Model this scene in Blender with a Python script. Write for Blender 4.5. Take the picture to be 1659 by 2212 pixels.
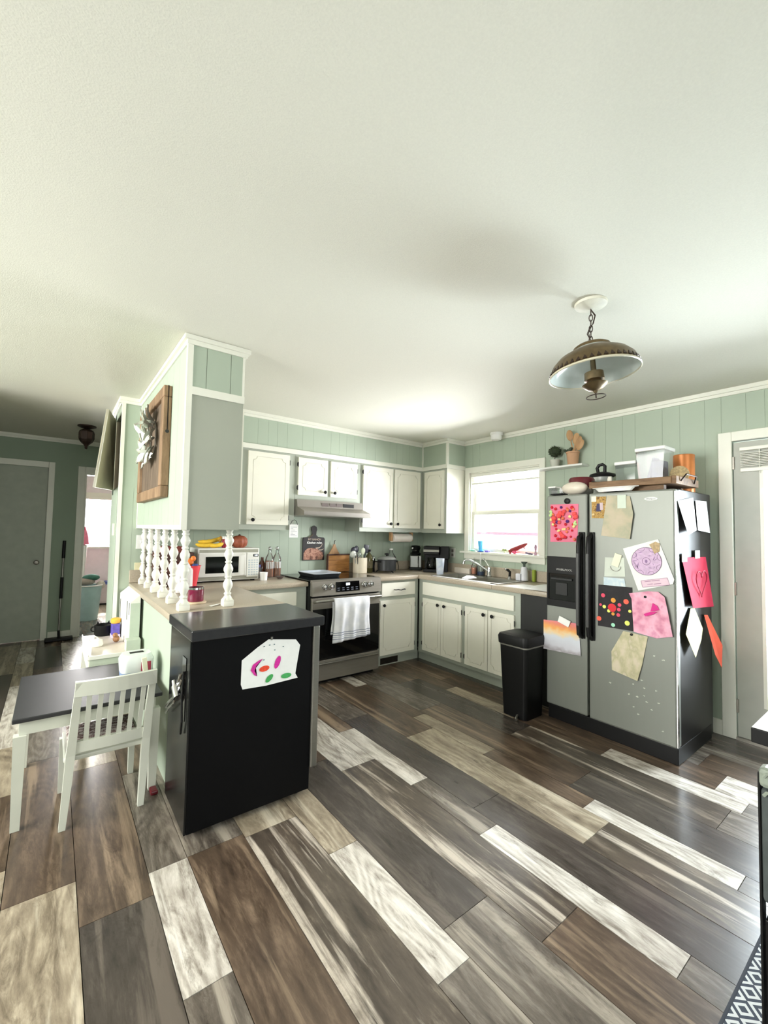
import bpy, bmesh, math, random
from mathutils import Vector, Matrix
random.seed(7)
for o in list(bpy.data.objects): bpy.data.objects.remove(o, do_unlink=True)
SC = bpy.context.scene
COL = SC.collection
R = math.radians
# ------------------------------------------------------------------ camera
cam = bpy.data.cameras.new('camera'); cam_o = bpy.data.objects.new('camera', cam); COL.objects.link(cam_o)
cam.sensor_fit = 'HORIZONTAL'; cam.sensor_width = 36.0; cam.lens = 36.0 * 929.57 / 1659.0
cam.clip_start = 0.02; cam.clip_end = 200
_y, _p, _r = R(37.48), R(2.60), R(1.11)
fw = Vector((math.sin(_y)*math.cos(_p), math.cos(_y)*math.cos(_p), math.sin(_p)))
rt = Vector((math.cos(_y), -math.sin(_y), 0)); up = rt.cross(fw)
r2 = math.cos(_r)*rt + math.sin(_r)*up; u2 = -math.sin(_r)*rt + math.cos(_r)*up
mw = Matrix((r2, u2, -fw)).transposed().to_4x4(); mw.translation = Vector((-3.7885, -4.1032, 1.3761))
cam_o.matrix_world = mw
SC.camera = cam_o
# ------------------------------------------------------------------ sky, sun, daylight, exposure
SC.view_settings.view_transform = 'Standard'; SC.view_settings.look = 'None'
SC.view_settings.gamma = 1.0; SC.view_settings.use_curve_mapping = False
SC.view_settings.exposure = 0.46
wd = bpy.data.worlds.new('sky'); SC.world = wd; wd.use_nodes = True
bg = wd.node_tree.nodes['Background']; bg.inputs[0].default_value = (0.93, 0.97, 1.0, 1); bg.inputs[1].default_value = 2.2
sun = bpy.data.lights.new('sun', 'SUN'); sun.energy = 20; sun.angle = R(0.6); sun.color = (1, .95, .85)
sun_o = bpy.data.objects.new('sun', sun); COL.objects.link(sun_o)
sun_o.rotation_euler = (R(-50), 0, R(4)); sun_o.location = (-3, 12, 9)
def daylight(name, loc, rot, sx, sy, power, color=(1, 1, 1)):
    l = bpy.data.lights.new(name, 'AREA'); l.shape = 'RECTANGLE'; l.size = sx; l.size_y = sy; l.energy = power; l.color = color
    o = bpy.data.objects.new(name, l); COL.objects.link(o); o.location = loc; o.rotation_euler = rot
    return o
daylight('window_light_left', (-7.06, -1.65, 1.68), (0, R(-84), 0), 1.1, 3.4, 205, (1, .99, .95))
daylight('window_light_rear', (-3.6, -7.36, 1.68), (R(84), 0, 0), 4.0, 1.1, 40, (1, .99, .96))  # added fill light from an unseen opening behind the camera
daylight('window_light_door', (0.30, -3.66, 1.10), (0, R(64), 0), 1.4, 0.6, 120, (.82, .93, 1))
daylight('window_light_sink', (0.27, -1.235, 1.60), (0, R(112), 0), .88, .88, 110, (.97, .98, 1))
daylight('window_light_bedroom', (-3.1, 5.50, 1.43), (R(-90), 0, 0), .8, .84, 200, (1, .96, .95))

# ------------------------------------------------------------------ mesh helpers
class MB:
    def __init__(s): s.v = []; s.f = []
    def add(s, vs, fs, T=None):
        n = len(s.v)
        s.v += [tuple(T @ Vector(p)) if T is not None else tuple(p) for p in vs]
        s.f += [tuple(i+n for i in f) for f in fs]; return s
    def box(s, x0, x1, y0, y1, z0, z1, b=0.0, T=None):
        x0, x1 = min(x0, x1), max(x0, x1); y0, y1 = min(y0, y1), max(y0, y1); z0, z1 = min(z0, z1), max(z0, z1)
        if b <= 0:
            vs = [(x0,y0,z0),(x1,y0,z0),(x1,y1,z0),(x0,y1,z0),(x0,y0,z1),(x1,y0,z1),(x1,y1,z1),(x0,y1,z1)]
            return s.add(vs, [(0,3,2,1),(4,5,6,7),(0,1,5,4),(1,2,6,5),(2,3,7,6),(3,0,4,7)], T)
        b = min(b, .49*min(x1-x0, y1-y0, z1-z0))
        bm = bmesh.new(); bmesh.ops.create_cube(bm, size=1)
        for v in bm.verts: v.co = Vector(((x0+x1)/2+v.co.x*(x1-x0), (y0+y1)/2+v.co.y*(y1-y0), (z0+z1)/2+v.co.z*(z1-z0)))
        bmesh.ops.bevel(bm, geom=list(bm.edges), offset=b, segments=2, affect='EDGES', profile=.5)
        bm.verts.index_update()
        s.add([v.co.copy() for v in bm.verts], [[v.index for v in f.verts] for f in bm.faces], T); bm.free(); return s
    def frustum(s, a, b, z0, z1, T=None):   # a, b = (x0,x1,y0,y1) at z0 / z1
        vs = [(a[0],a[2],z0),(a[1],a[2],z0),(a[1],a[3],z0),(a[0],a[3],z0),(b[0],b[2],z1),(b[1],b[2],z1),(b[1],b[3],z1),(b[0],b[3],z1)]
        return s.add(vs, [(0,3,2,1),(4,5,6,7),(0,1,5,4),(1,2,6,5),(2,3,7,6),(3,0,4,7)], T)
    def lathe(s, prof, c=(0,0,0), n=20, cap=True, T=None, sx=1, sy=1):
        vs = []; fs = []
        for r, z in prof:
            for i in range(n):
                a = 2*math.pi*i/n; vs.append((c[0]+sx*r*math.cos(a), c[1]+sy*r*math.sin(a), c[2]+z))
        for k in range(len(prof)-1):
            for i in range(n):
                j = (i+1) % n; fs.append((k*n+i, k*n+j, (k+1)*n+j, (k+1)*n+i))
        if cap:
            fs.append(tuple(reversed(range(n)))); m = (len(prof)-1)*n; fs.append(tuple(m+i for i in range(n)))
        return s.add(vs, fs, T)
    def tube(s, pts, r, n=8, closed=False, T=None):
        P = [Vector(p) for p in pts]; m = len(P); vs = []; fs = []
        rr = r if isinstance(r, (list, tuple)) else [r]*m
        prev = None
        for i in range(m):
            a = P[(i-1) % m] if (closed or i > 0) else P[i]; b = P[(i+1) % m] if (closed or i < m-1) else P[i]
            d = (b-a).normalized()
            if prev is None: q = d.orthogonal().normalized()
            else:
                q = prev - d*prev.dot(d); q = q.normalized() if q.length > 1e-6 else d.orthogonal().normalized()
            prev = q; w = d.cross(q)
            for k in range(n):
                an = 2*math.pi*k/n; vs.append(P[i] + (q*math.cos(an)+w*math.sin(an))*rr[i])
        for i in range(m if closed else m-1):
            for k in range(n):
                j = (i+1) % m; k2 = (k+1) % n; fs.append((i*n+k, i*n+k2, j*n+k2, j*n+k))
        if not closed: fs.append(tuple(reversed(range(n)))); fs.append(tuple((m-1)*n+k for k in range(n)))
        return s.add(vs, fs, T)
    def cyl(s, p0, p1, r, n=14, r1=None, T=None): return s.tube([p0, p1], [r, r if r1 is None else r1], n, T=T)
    def sph(s, c, r, n=12, m=8, T=None):
        r = r if isinstance(r, (list, tuple)) else (r, r, r); vs = []; fs = []
        for i in range(m+1):
            t = math.pi*i/m
            for j in range(n):
                a = 2*math.pi*j/n; vs.append((c[0]+r[0]*math.sin(t)*math.cos(a), c[1]+r[1]*math.sin(t)*math.sin(a), c[2]+r[2]*math.cos(t)))
        for i in range(m):
            for j in range(n):
                k = (j+1) % n; fs.append((i*n+j, (i+1)*n+j, (i+1)*n+k, i*n+k))
        return s.add(vs, fs, T)
    def prism(s, poly, h, T=None):   # polygon in local xy extruded to z=h
        n = len(poly); vs = [(p[0], p[1], 0) for p in poly] + [(p[0], p[1], h) for p in poly]
        fs = [tuple(reversed(range(n))), tuple(range(n, 2*n))] + [(i, (i+1) % n, n+(i+1) % n, n+i) for i in range(n)]
        return s.add(vs, fs, T)
    def torus(s, c, R0, r, T=None, n=16, m=6, axis='z'):
        pts = []
        for i in range(n):
            a = 2*math.pi*i/n; x, y = R0*math.cos(a), R0*math.sin(a)
            pts.append({'z': (c[0]+x, c[1]+y, c[2]), 'x': (c[0], c[1]+x, c[2]+y), 'y': (c[0]+x, c[1], c[2]+y)}[axis])
        return s.tube(pts, r, m, True, T)
    def sheet(s, pts, t=.0012):     # 3-d polygon (may be curved) with a little thickness
        P = [Vector(p) for p in pts]; n = len(P); c = sum(P, Vector())/n
        nr = Vector()
        for i in range(n): nr += (P[i]-c).cross(P[(i+1) % n]-c)
        nr.normalize(); A = P + [c]; B = [p + nr*t for p in A]
        vs = A+B; fs = []
        for i in range(n):
            j = (i+1) % n; fs += [(n, j, i), (2*n+1, n+1+i, n+1+j), (i, j, n+1+j, n+1+i)]
        return s.add(vs, fs)
    def mesh(s, name, smooth=False):
        me = bpy.data.meshes.new(name); me.from_pydata(s.v, [], s.f); me.validate()
        bm = bmesh.new(); bm.from_mesh(me); bmesh.ops.recalc_face_normals(bm, faces=bm.faces); bm.to_mesh(me); bm.free()
        if smooth:
            for p in me.polygons: p.use_smooth = True
            try: me.set_sharp_from_angle(angle=R(38))
            except Exception: pass
        return me
def link(name, me, mat, parent=None, local=False, loc=None):
    o = bpy.data.objects.new(name, me); COL.objects.link(o)
    if mat is not None:
        me.materials.clear(); me.materials.append(mat)
    if parent is not None:
        o.parent = parent
        if not local: o.matrix_parent_inverse = parent_world(parent).inverted()
    if loc is not None: o.location = loc
    return o
def parent_world(p):
    m = Matrix.Translation(p.location) @ p.rotation_euler.to_matrix().to_4x4()
    if p.parent is not None: m = parent_world(p.parent) @ p.matrix_parent_inverse @ m
    return m
def build(name, mb, mat, parent=None, smooth=False, local=False):
    return link(name, mb.mesh(name, smooth), mat, parent, local)
def tag(o, label=None, cat=None, group=None, kind=None):
    if label: o['label'] = label
    if cat: o['category'] = cat
    if group: o['group'] = group
    if kind: o['kind'] = kind
    return o
def thing(name, label, cat, loc=(0, 0, 0), rz=0, group=None):
    o = bpy.data.objects.new(name, None); COL.objects.link(o); o.location = loc; o.rotation_euler = (0, 0, rz)
    o.empty_display_size = .05
    return tag(o, label, cat, group)
def struct(name, mb, mat, label=None, cat=None):
    o = build(name, mb, mat); tag(o, label, cat, None, 'structure'); return o
def copy_tree(o, parent=None):
    c = o.copy(); COL.objects.link(c); c.parent = parent
    if parent is not None: c.matrix_parent_inverse = o.matrix_parent_inverse.copy()
    for ch in list(o.children): copy_tree(ch, c)
    return c
def text_mesh(s, size, extrude=.0006, bold=0.0, shear=0.0):
    cu = bpy.data.curves.new('lettering', 'FONT'); cu.body = s; cu.size = size; cu.extrude = extrude; cu.offset = bold; cu.shear = shear
    cu.align_x = 'CENTER'; cu.align_y = 'CENTER'; cu.resolution_u = 2
    to = bpy.data.objects.new('lettering', cu); COL.objects.link(to)
    dg = bpy.context.evaluated_depsgraph_get(); me = bpy.data.meshes.new_from_object(to.evaluated_get(dg))
    bpy.data.objects.remove(to); bpy.data.curves.remove(cu); return me
def lettering(s, size, M, mat, parent, bold=0.0, shear=0.0, name='lettering'):
    me = text_mesh(s, size, bold=bold, shear=shear); me.transform(M)
    return link(name, me, mat, parent)
# text planes: facing -y (camera side of the back wall) and facing -x (towards the left)
def face_my(x, y, z): return Matrix.Translation((x, y, z)) @ Matrix.Rotation(R(90), 4, 'X')
def face_mx(x, y, z): return Matrix.Translation((x, y, z)) @ Matrix.Rotation(R(-90), 4, 'Z') @ Matrix.Rotation(R(90), 4, 'X')

# ------------------------------------------------------------------ materials
def srgb(r, g, b):
    def f(c):
        c /= 255.0; return c/12.92 if c <= .04045 else ((c+.055)/1.055)**2.4
    return (f(r), f(g), f(b), 1)
def newmat(name):
    m = bpy.data.materials.new(name); m.use_nodes = True; nt = m.node_tree; return m, nt, nt.nodes['Principled BSDF']
def N(nt, t, **kw):
    n = nt.nodes.new(t)
    for k, v in kw.items(): setattr(n, k, v)
    return n
def mat(name, col, rough=.5, metal=0.0, var=.06, scale=12, bump=0.0, bscale=80, trans=0.0, coat=0.0, spec=None, stretch=None):
    m, nt, p = newmat(name); c = srgb(*col)
    tc = N(nt, 'ShaderNodeTexCoord'); src = tc.outputs['Object']
    if stretch:
        mp = N(nt, 'ShaderNodeMapping'); mp.inputs['Scale'].default_value = stretch; nt.links.new(src, mp.inputs[0]); src = mp.outputs[0]
    no = N(nt, 'ShaderNodeTexNoise'); no.inputs['Scale'].default_value = scale; no.inputs['Detail'].default_value = 4
    nt.links.new(src, no.inputs['Vector'])
    rp = N(nt, 'ShaderNodeValToRGB'); rp.color_ramp.elements[0].position = .3; rp.color_ramp.elements[1].position = .7
    rp.color_ramp.elements[0].color = tuple(max(0, x*(1-var)) for x in c[:3])+(1,)
    rp.color_ramp.elements[1].color = tuple(min(1, x*(1+var)) for x in c[:3])+(1,)
    nt.links.new(no.outputs[0], rp.inputs[0]); nt.links.new(rp.outputs[0], p.inputs['Base Color'])
    p.inputs['Roughness'].default_value = rough; p.inputs['Metallic'].default_value = metal
    if spec is not None: p.inputs['Specular IOR Level'].default_value = spec
    if coat: p.inputs['Coat Weight'].default_value = coat; p.inputs['Coat Roughness'].default_value = .08
    if trans: p.inputs['Transmission Weight'].default_value = trans
    if bump:
        b = N(nt, 'ShaderNodeBump'); b.inputs['Strength'].default_value = bump; b.inputs['Distance'].default_value = .002
        n2 = N(nt, 'ShaderNodeTexNoise'); n2.inputs['Scale'].default_value = bscale; n2.inputs['Detail'].default_value = 3
        nt.links.new(src, n2.inputs['Vector']); nt.links.new(n2.outputs[0], b.inputs['Height']); nt.links.new(b.outputs[0], p.inputs['Normal'])
    return m
def glassmat(name, tint=(1, 1, 1), gloss=.10, haze=0.0, hazecol=(200, 205, 205)):
    m = bpy.data.materials.new(name); m.use_nodes = True; nt = m.node_tree; nt.nodes.remove(nt.nodes['Principled BSDF'])
    out = nt.nodes['Material Output']
    tr = N(nt, 'ShaderNodeBsdfTransparent'); tr.inputs[0].default_value = (*tint, 1)
    gl = N(nt, 'ShaderNodeBsdfGlossy'); gl.inputs['Roughness'].default_value = .05
    fr = N(nt, 'ShaderNodeFresnel'); fr.inputs[0].default_value = 1.45
    mx = N(nt, 'ShaderNodeMixShader'); nt.links.new(fr.outputs[0], mx.inputs[0]); nt.links.new(tr.outputs[0], mx.inputs[1]); nt.links.new(gl.outputs[0], mx.inputs[2])
    last = mx
    if haze:
        di = N(nt, 'ShaderNodeBsdfDiffuse'); di.inputs[0].default_value = srgb(*hazecol)
        m2 = N(nt, 'ShaderNodeMixShader'); m2.inputs[0].default_value = haze
        nt.links.new(mx.outputs[0], m2.inputs[1]); nt.links.new(di.outputs[0], m2.inputs[2]); last = m2
    nt.links.new(last.outputs[0], out.inputs[0]); return m
def woodmat(name, dark, mid, light, rough=.4, sc=(9, 1.0, 9), rings=.5, p0=.30, p1=.52, p2=.72, bump=.15, spread=0.0, char=0.0, streak=None):
    m, nt, p = newmat(name)
    tc = N(nt, 'ShaderNodeTexCoord'); oi = N(nt, 'ShaderNodeObjectInfo')
    vm = N(nt, 'ShaderNodeVectorMath', operation='SCALE'); cb = N(nt, 'ShaderNodeCombineXYZ')
    for i in range(3): nt.links.new(oi.outputs['Random'], cb.inputs[i])
    vm.inputs['Scale'].default_value = 37.0; nt.links.new(cb.outputs[0], vm.inputs[0])
    ad = N(nt, 'ShaderNodeVectorMath', operation='ADD'); nt.links.new(tc.outputs['Object'], ad.inputs[0]); nt.links.new(vm.outputs[0], ad.inputs[1])
    mp = N(nt, 'ShaderNodeMapping'); mp.inputs['Scale'].default_value = sc; nt.links.new(ad.outputs[0], mp.inputs[0])
    n1 = N(nt, 'ShaderNodeTexNoise'); n1.inputs['Scale'].default_value = 1.0; n1.inputs['Detail'].default_value = 12; n1.inputs['Roughness'].default_value = .74; n1.inputs['Distortion'].default_value = .5
    nt.links.new(mp.outputs[0], n1.inputs['Vector'])
    mp2 = N(nt, 'ShaderNodeMapping'); mp2.inputs['Scale'].default_value = tuple(x*6 if x > 5 else x*7 for x in sc); nt.links.new(ad.outputs[0], mp2.inputs[0])
    n2 = N(nt, 'ShaderNodeTexNoise'); n2.inputs['Scale'].default_value = 1.0; n2.inputs['Detail'].default_value = 8; n2.inputs['Roughness'].default_value = .7; nt.links.new(mp2.outputs[0], n2.inputs['Vector'])
    mp3 = N(nt, 'ShaderNodeMapping'); mp3.inputs['Scale'].default_value = tuple(x*.45 for x in sc); nt.links.new(ad.outputs[0], mp3.inputs[0])
    wv = N(nt, 'ShaderNodeTexNoise'); wv.inputs['Scale'].default_value = 1.0; wv.inputs['Detail'].default_value = 1; wv.inputs['Distortion'].default_value = .6
    nt.links.new(mp3.outputs[0], wv.inputs['Vector'])
    sn = N(nt, 'ShaderNodeMath', operation='MULTIPLY'); sn.inputs[1].default_value = 85; nt.links.new(wv.outputs[0], sn.inputs[0])
    s2 = N(nt, 'ShaderNodeMath', operation='SINE'); nt.links.new(sn.outputs[0], s2.inputs[0])
    mA = N(nt, 'ShaderNodeMath', operation='MULTIPLY_ADD'); mA.inputs[1].default_value = .045*rings; nt.links.new(s2.outputs[0], mA.inputs[0]); nt.links.new(n1.outputs[0], mA.inputs[2])
    mB = N(nt, 'ShaderNodeMath', operation='MULTIPLY_ADD'); mB.inputs[1].default_value = .32; nt.links.new(n2.outputs[0], mB.inputs[0]); nt.links.new(mA.outputs[0], mB.inputs[2])
    mC = N(nt, 'ShaderNodeMath', operation='SUBTRACT'); mC.inputs[1].default_value = .16; nt.links.new(mB.outputs[0], mC.inputs[0])
    mD = N(nt, 'ShaderNodeMath', operation='MULTIPLY_ADD'); mD.inputs[1].default_value = spread; nt.links.new(oi.outputs['Random'], mD.inputs[0]); nt.links.new(mC.outputs[0], mD.inputs[2])
    rp = N(nt, 'ShaderNodeValToRGB'); e = rp.color_ramp.elements; e[0].position = p0; e[0].color = srgb(*dark); e[1].position = p2; e[1].color = srgb(*light)
    k = e.new(p1); k.color = srgb(*mid)
    nt.links.new(mD.outputs[0], rp.inputs[0])
    if char > 0:
        mp4 = N(nt, 'ShaderNodeMapping'); mp4.inputs['Scale'].default_value = (13, 3.2, 13); nt.links.new(ad.outputs[0], mp4.inputs[0])
        n4 = N(nt, 'ShaderNodeTexNoise'); n4.inputs['Scale'].default_value = 1.0; n4.inputs['Detail'].default_value = 12; n4.inputs['Roughness'].default_value = .78; n4.inputs['Distortion'].default_value = .8; nt.links.new(mp4.outputs[0], n4.inputs['Vector'])
        r4 = N(nt, 'ShaderNodeValToRGB'); r4.color_ramp.elements[0].position = .52; r4.color_ramp.elements[0].color = (0, 0, 0, 1); r4.color_ramp.elements[1].position = .64; r4.color_ramp.elements[1].color = (char, char, char, 1); nt.links.new(n4.outputs[0], r4.inputs[0])
        vo = N(nt, 'ShaderNodeTexVoronoi'); vo.inputs['Scale'].default_value = 1.0; mp5 = N(nt, 'ShaderNodeMapping'); mp5.inputs['Scale'].default_value = (5.5, 2.2, 5.5); nt.links.new(ad.outputs[0], mp5.inputs[0]); nt.links.new(mp5.outputs[0], vo.inputs['Vector'])
        r5 = N(nt, 'ShaderNodeValToRGB'); r5.color_ramp.elements[0].position = .03; r5.color_ramp.elements[0].color = (char, char, char, 1); r5.color_ramp.elements[1].position = .11; r5.color_ramp.elements[1].color = (0, 0, 0, 1); nt.links.new(vo.outputs['Distance'], r5.inputs[0])
        mxm = N(nt, 'ShaderNodeMath', operation='MAXIMUM'); nt.links.new(r4.outputs[0], mxm.inputs[0]); nt.links.new(r5.outputs[0], mxm.inputs[1])
        mp6 = N(nt, 'ShaderNodeMapping'); mp6.inputs['Scale'].default_value = (13, .8, 13); nt.links.new(ad.outputs[0], mp6.inputs[0])
        n6 = N(nt, 'ShaderNodeTexNoise'); n6.inputs['Scale'].default_value = 1.0; n6.inputs['Detail'].default_value = 10; n6.inputs['Roughness'].default_value = .6; n6.inputs['Distortion'].default_value = .35; nt.links.new(mp6.outputs[0], n6.inputs['Vector'])
        r6 = N(nt, 'ShaderNodeValToRGB'); r6.color_ramp.elements[0].position = .55; r6.color_ramp.elements[0].color = (0, 0, 0, 1); r6.color_ramp.elements[1].position = .64; r6.color_ramp.elements[1].color = (.8, .8, .8, 1); nt.links.new(n6.outputs[0], r6.inputs[0])
        ms = N(nt, 'ShaderNodeMix', data_type='RGBA'); ms.inputs['B'].default_value = srgb(*(streak or light)); nt.links.new(r6.outputs[0], ms.inputs['Factor']); nt.links.new(rp.outputs[0], ms.inputs['A'])
        mc = N(nt, 'ShaderNodeMix', data_type='RGBA'); mc.blend_type = 'MULTIPLY'; mc.inputs['B'].default_value = (.30, .27, .24, 1); nt.links.new(mxm.outputs[0], mc.inputs['Factor']); nt.links.new(ms.outputs['Result'], mc.inputs['A']); nt.links.new(mc.outputs['Result'], p.inputs['Base Color'])
    else:
        nt.links.new(rp.outputs[0], p.inputs['Base Color'])
    p.inputs['Roughness'].default_value = rough
    b = N(nt, 'ShaderNodeBump'); b.inputs['Strength'].default_value = bump; b.inputs['Distance'].default_value = .001
    nt.links.new(mB.outputs[0], b.inputs['Height']); nt.links.new(b.outputs[0], p.inputs['Normal'])
    return m
def blotch(name, base, spots, scale=8, rough=.7, stretch=None, grad=None):
    # printed / painted sheet: noise blotches of several colours over a base
    m, nt, p = newmat(name); tc = N(nt, 'ShaderNodeTexCoord'); src = tc.outputs['Object']
    mp = N(nt, 'ShaderNodeMapping'); mp.inputs['Scale'].default_value = stretch or (1, 1, 1); nt.links.new(src, mp.inputs[0])
    no = N(nt, 'ShaderNodeTexNoise'); no.inputs['Scale'].default_value = scale; no.inputs['Detail'].default_value = 3; nt.links.new(mp.outputs[0], no.inputs['Vector'])
    rp = N(nt, 'ShaderNodeValToRGB'); e = rp.color_ramp.elements
    cols = [base]+spots; e[0].position = .35; e[0].color = srgb(*cols[0]); e[1].position = .72; e[1].color = srgb(*cols[-1])
    for i, c in enumerate(cols[1:-1]):
        k = e.new(.35+.37*(i+1)/(len(cols)-1)); k.color = srgb(*c)
    nt.links.new(no.outputs[0], rp.inputs[0]); nt.links.new(rp.outputs[0], p.inputs['Base Color']); p.inputs['Roughness'].default_value = rough
    return m

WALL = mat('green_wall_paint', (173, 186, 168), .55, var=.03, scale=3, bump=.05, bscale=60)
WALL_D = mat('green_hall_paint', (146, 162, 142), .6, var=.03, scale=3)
CEIL = mat('ceiling_stipple', (220, 219, 206), .9, var=.025, scale=160, bump=.55, bscale=220)
TRIM = mat('white_trim_paint', (232, 232, 220), .4, var=.02, scale=6)
FRAME = mat('grey_green_frame_paint', (172, 178, 166), .45, var=.03, scale=5)
DOORW = mat('cream_door_paint', (238, 236, 222), .42, var=.02, scale=5)
BOXG = mat('grey_panel_paint', (166, 170, 156), .5, var=.03, scale=4)
BLK = mat('black_metal', (24, 24, 25), .35, var=.1)
BLKM = mat('black_plastic', (11, 11, 12), .45, var=.1, spec=.3)
DWBLK = mat('black_enamel', (5, 5, 6), .6, var=.15, scale=6, spec=.12)
DWTOP = mat('black_laminate_top', (44, 44, 46), .22, var=.08, scale=30)
DWSIDE = mat('black_gloss_side', (16, 17, 17), .22, var=.1, spec=.35)
STEEL = mat('brushed_steel', (150, 148, 140), .34, metal=.85, var=.05, scale=8, stretch=(1, 1, 30))
STEELD = mat('dark_steel', (148, 143, 134), .36, metal=.55, var=.06, scale=8, stretch=(1, 1, 30))
STEELF = mat('fridge_steel', (134, 137, 130), .42, metal=.35, var=.012, scale=5, stretch=(1, 6, .6))
CHROME = mat('chrome', (205, 205, 205), .12, metal=1.0, var=.02)
COUNTER = mat('beige_laminate', (176, 164, 146), .32, var=.13, scale=150)
COUNTER_E = mat('beige_laminate_edge', (190, 180, 160), .35, var=.08, scale=120)
GLASS = glassmat('window_glass')
CLEAR = glassmat('clear_plastic', (.90, .92, .92), haze=.08)
CLEAR2 = glassmat('clear_glass', (.92, .95, .93), haze=.10)
WHITE = mat('white_plastic', (236, 236, 232), .35, var=.02)
WHITE_T = mat('white_toy_paint', (238, 238, 230), .4, var=.02)
PAPER = mat('white_paper', (236, 236, 232), .8, var=.03, scale=20)
WBLK = mat('black_window_glass', (9, 9, 10), .06, var=.05)
DARKRED = mat('dark_red', (96, 22, 32), .3, var=.12)
RED = mat('coral_red', (222, 66, 76), .4, var=.05)
BRASS = mat('aged_brass', (106, 90, 64), .38, metal=.75, var=.18, scale=40)
BROWNM = mat('dark_bronze', (58, 44, 36), .4, metal=.5, var=.15)
WOODL = woodmat('light_wood', (150, 112, 74), (186, 146, 102), (206, 170, 126), .5, sc=(9, 9, 1.2))
WOODB = woodmat('board_wood', (120, 74, 34), (176, 122, 62), (200, 150, 90), .45, sc=(1.2, 9, 9))
WOODR = woodmat('rustic_wood', (70, 58, 48), (108, 92, 76), (136, 118, 100), .7, sc=(10, 10, 1.2), bump=.4)
WOODR2 = woodmat('rustic_frame_wood', (100, 76, 54), (142, 114, 86), (170, 142, 112), .65, sc=(10, 10, 1.5), bump=.3)
WOODT = woodmat('tray_wood', (74, 50, 32), (122, 92, 62), (160, 128, 94), .6, sc=(9, 1.2, 9), bump=.3)
INNER = mat('cabinet_inside', (170, 160, 136), .7, var=.08, scale=6)
PINKW = mat('pale_mauve_wall', (234, 226, 228), .7, var=.03)

# ================================================================== STRUCTURE
H = 2.442
XL, YR, YF = -7.0, -7.3, 2.5
# ---- floor with planks
fl = MB().box(XL-.1, .1, YR-.1, 5.5, -.10, -.012)
FB = mat('plank_joint', (38, 33, 29), .8)
floor = struct('floor', fl, FB, 'mixed-tone wood plank floor running through kitchen and hall', 'floor')
PK = {
 'light': woodmat('plank_whitewashed', (124, 115, 105), (182, 174, 163), (222, 216, 206), .27, sc=(14, 2.6, 14), rings=1.6, p0=.26, p1=.46, p2=.68, char=.68, streak=(232, 226, 216)),
 'cream': woodmat('plank_cream', (98, 86, 72), (144, 131, 112), (190, 177, 155), .29, sc=(12, 2.4, 12), rings=1.2, p0=.26, p1=.48, p2=.72, char=.68, streak=(204, 194, 174)),
 'dark': woodmat('plank_charcoal', (48, 43, 39), (70, 63, 57), (100, 92, 84), .27, sc=(11, 2.0, 11), rings=.6, p0=.26, p1=.52, p2=.80, char=.5, streak=(104, 95, 86)),
 'brown': woodmat('plank_brown', (52, 42, 35), (86, 71, 58), (130, 111, 93), .29, sc=(11, 2.0, 11), rings=1.0, p0=.26, p1=.50, p2=.76, char=.65, streak=(150, 130, 108)),
 'grey': woodmat('plank_grey', (64, 57, 51), (98, 90, 81), (146, 136, 124), .27, sc=(12, 2.2, 12), rings=1.0, p0=.26, p1=.50, p2=.76, char=.65, streak=(164, 154, 140)),
 'streak': woodmat('plank_streaked', (54, 47, 41), (86, 76, 66), (150, 138, 122), .28, sc=(9, 1.6, 9), rings=.8, p0=.30, p1=.54, p2=.76, char=.6, streak=(206, 194, 178)),
}
known = [(-3.88,-3.66),(-3.66,-3.43),(-3.43,-3.285),(-3.285,-3.05),(-3.05,-2.80),(-2.80,-2.655),(-2.655,-2.42),(-2.42,-2.185),(-2.185,-2.06),(-2.06,-1.85),(-1.85,-1.605),(-1.605,-1.485),(-1.485,-1.24),(-1.24,-1.0),(-1.0,-.86),(-.86,-.63),(-.63,-.40),(-.40,-.26),(-.26,0.0)]
left = []; xx = -3.88
for w in [.145, .23, .235, .145, .23, .235, .145]:
    left.append((xx-w, xx)); xx -= w
columns = list(reversed(left)) + known
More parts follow.
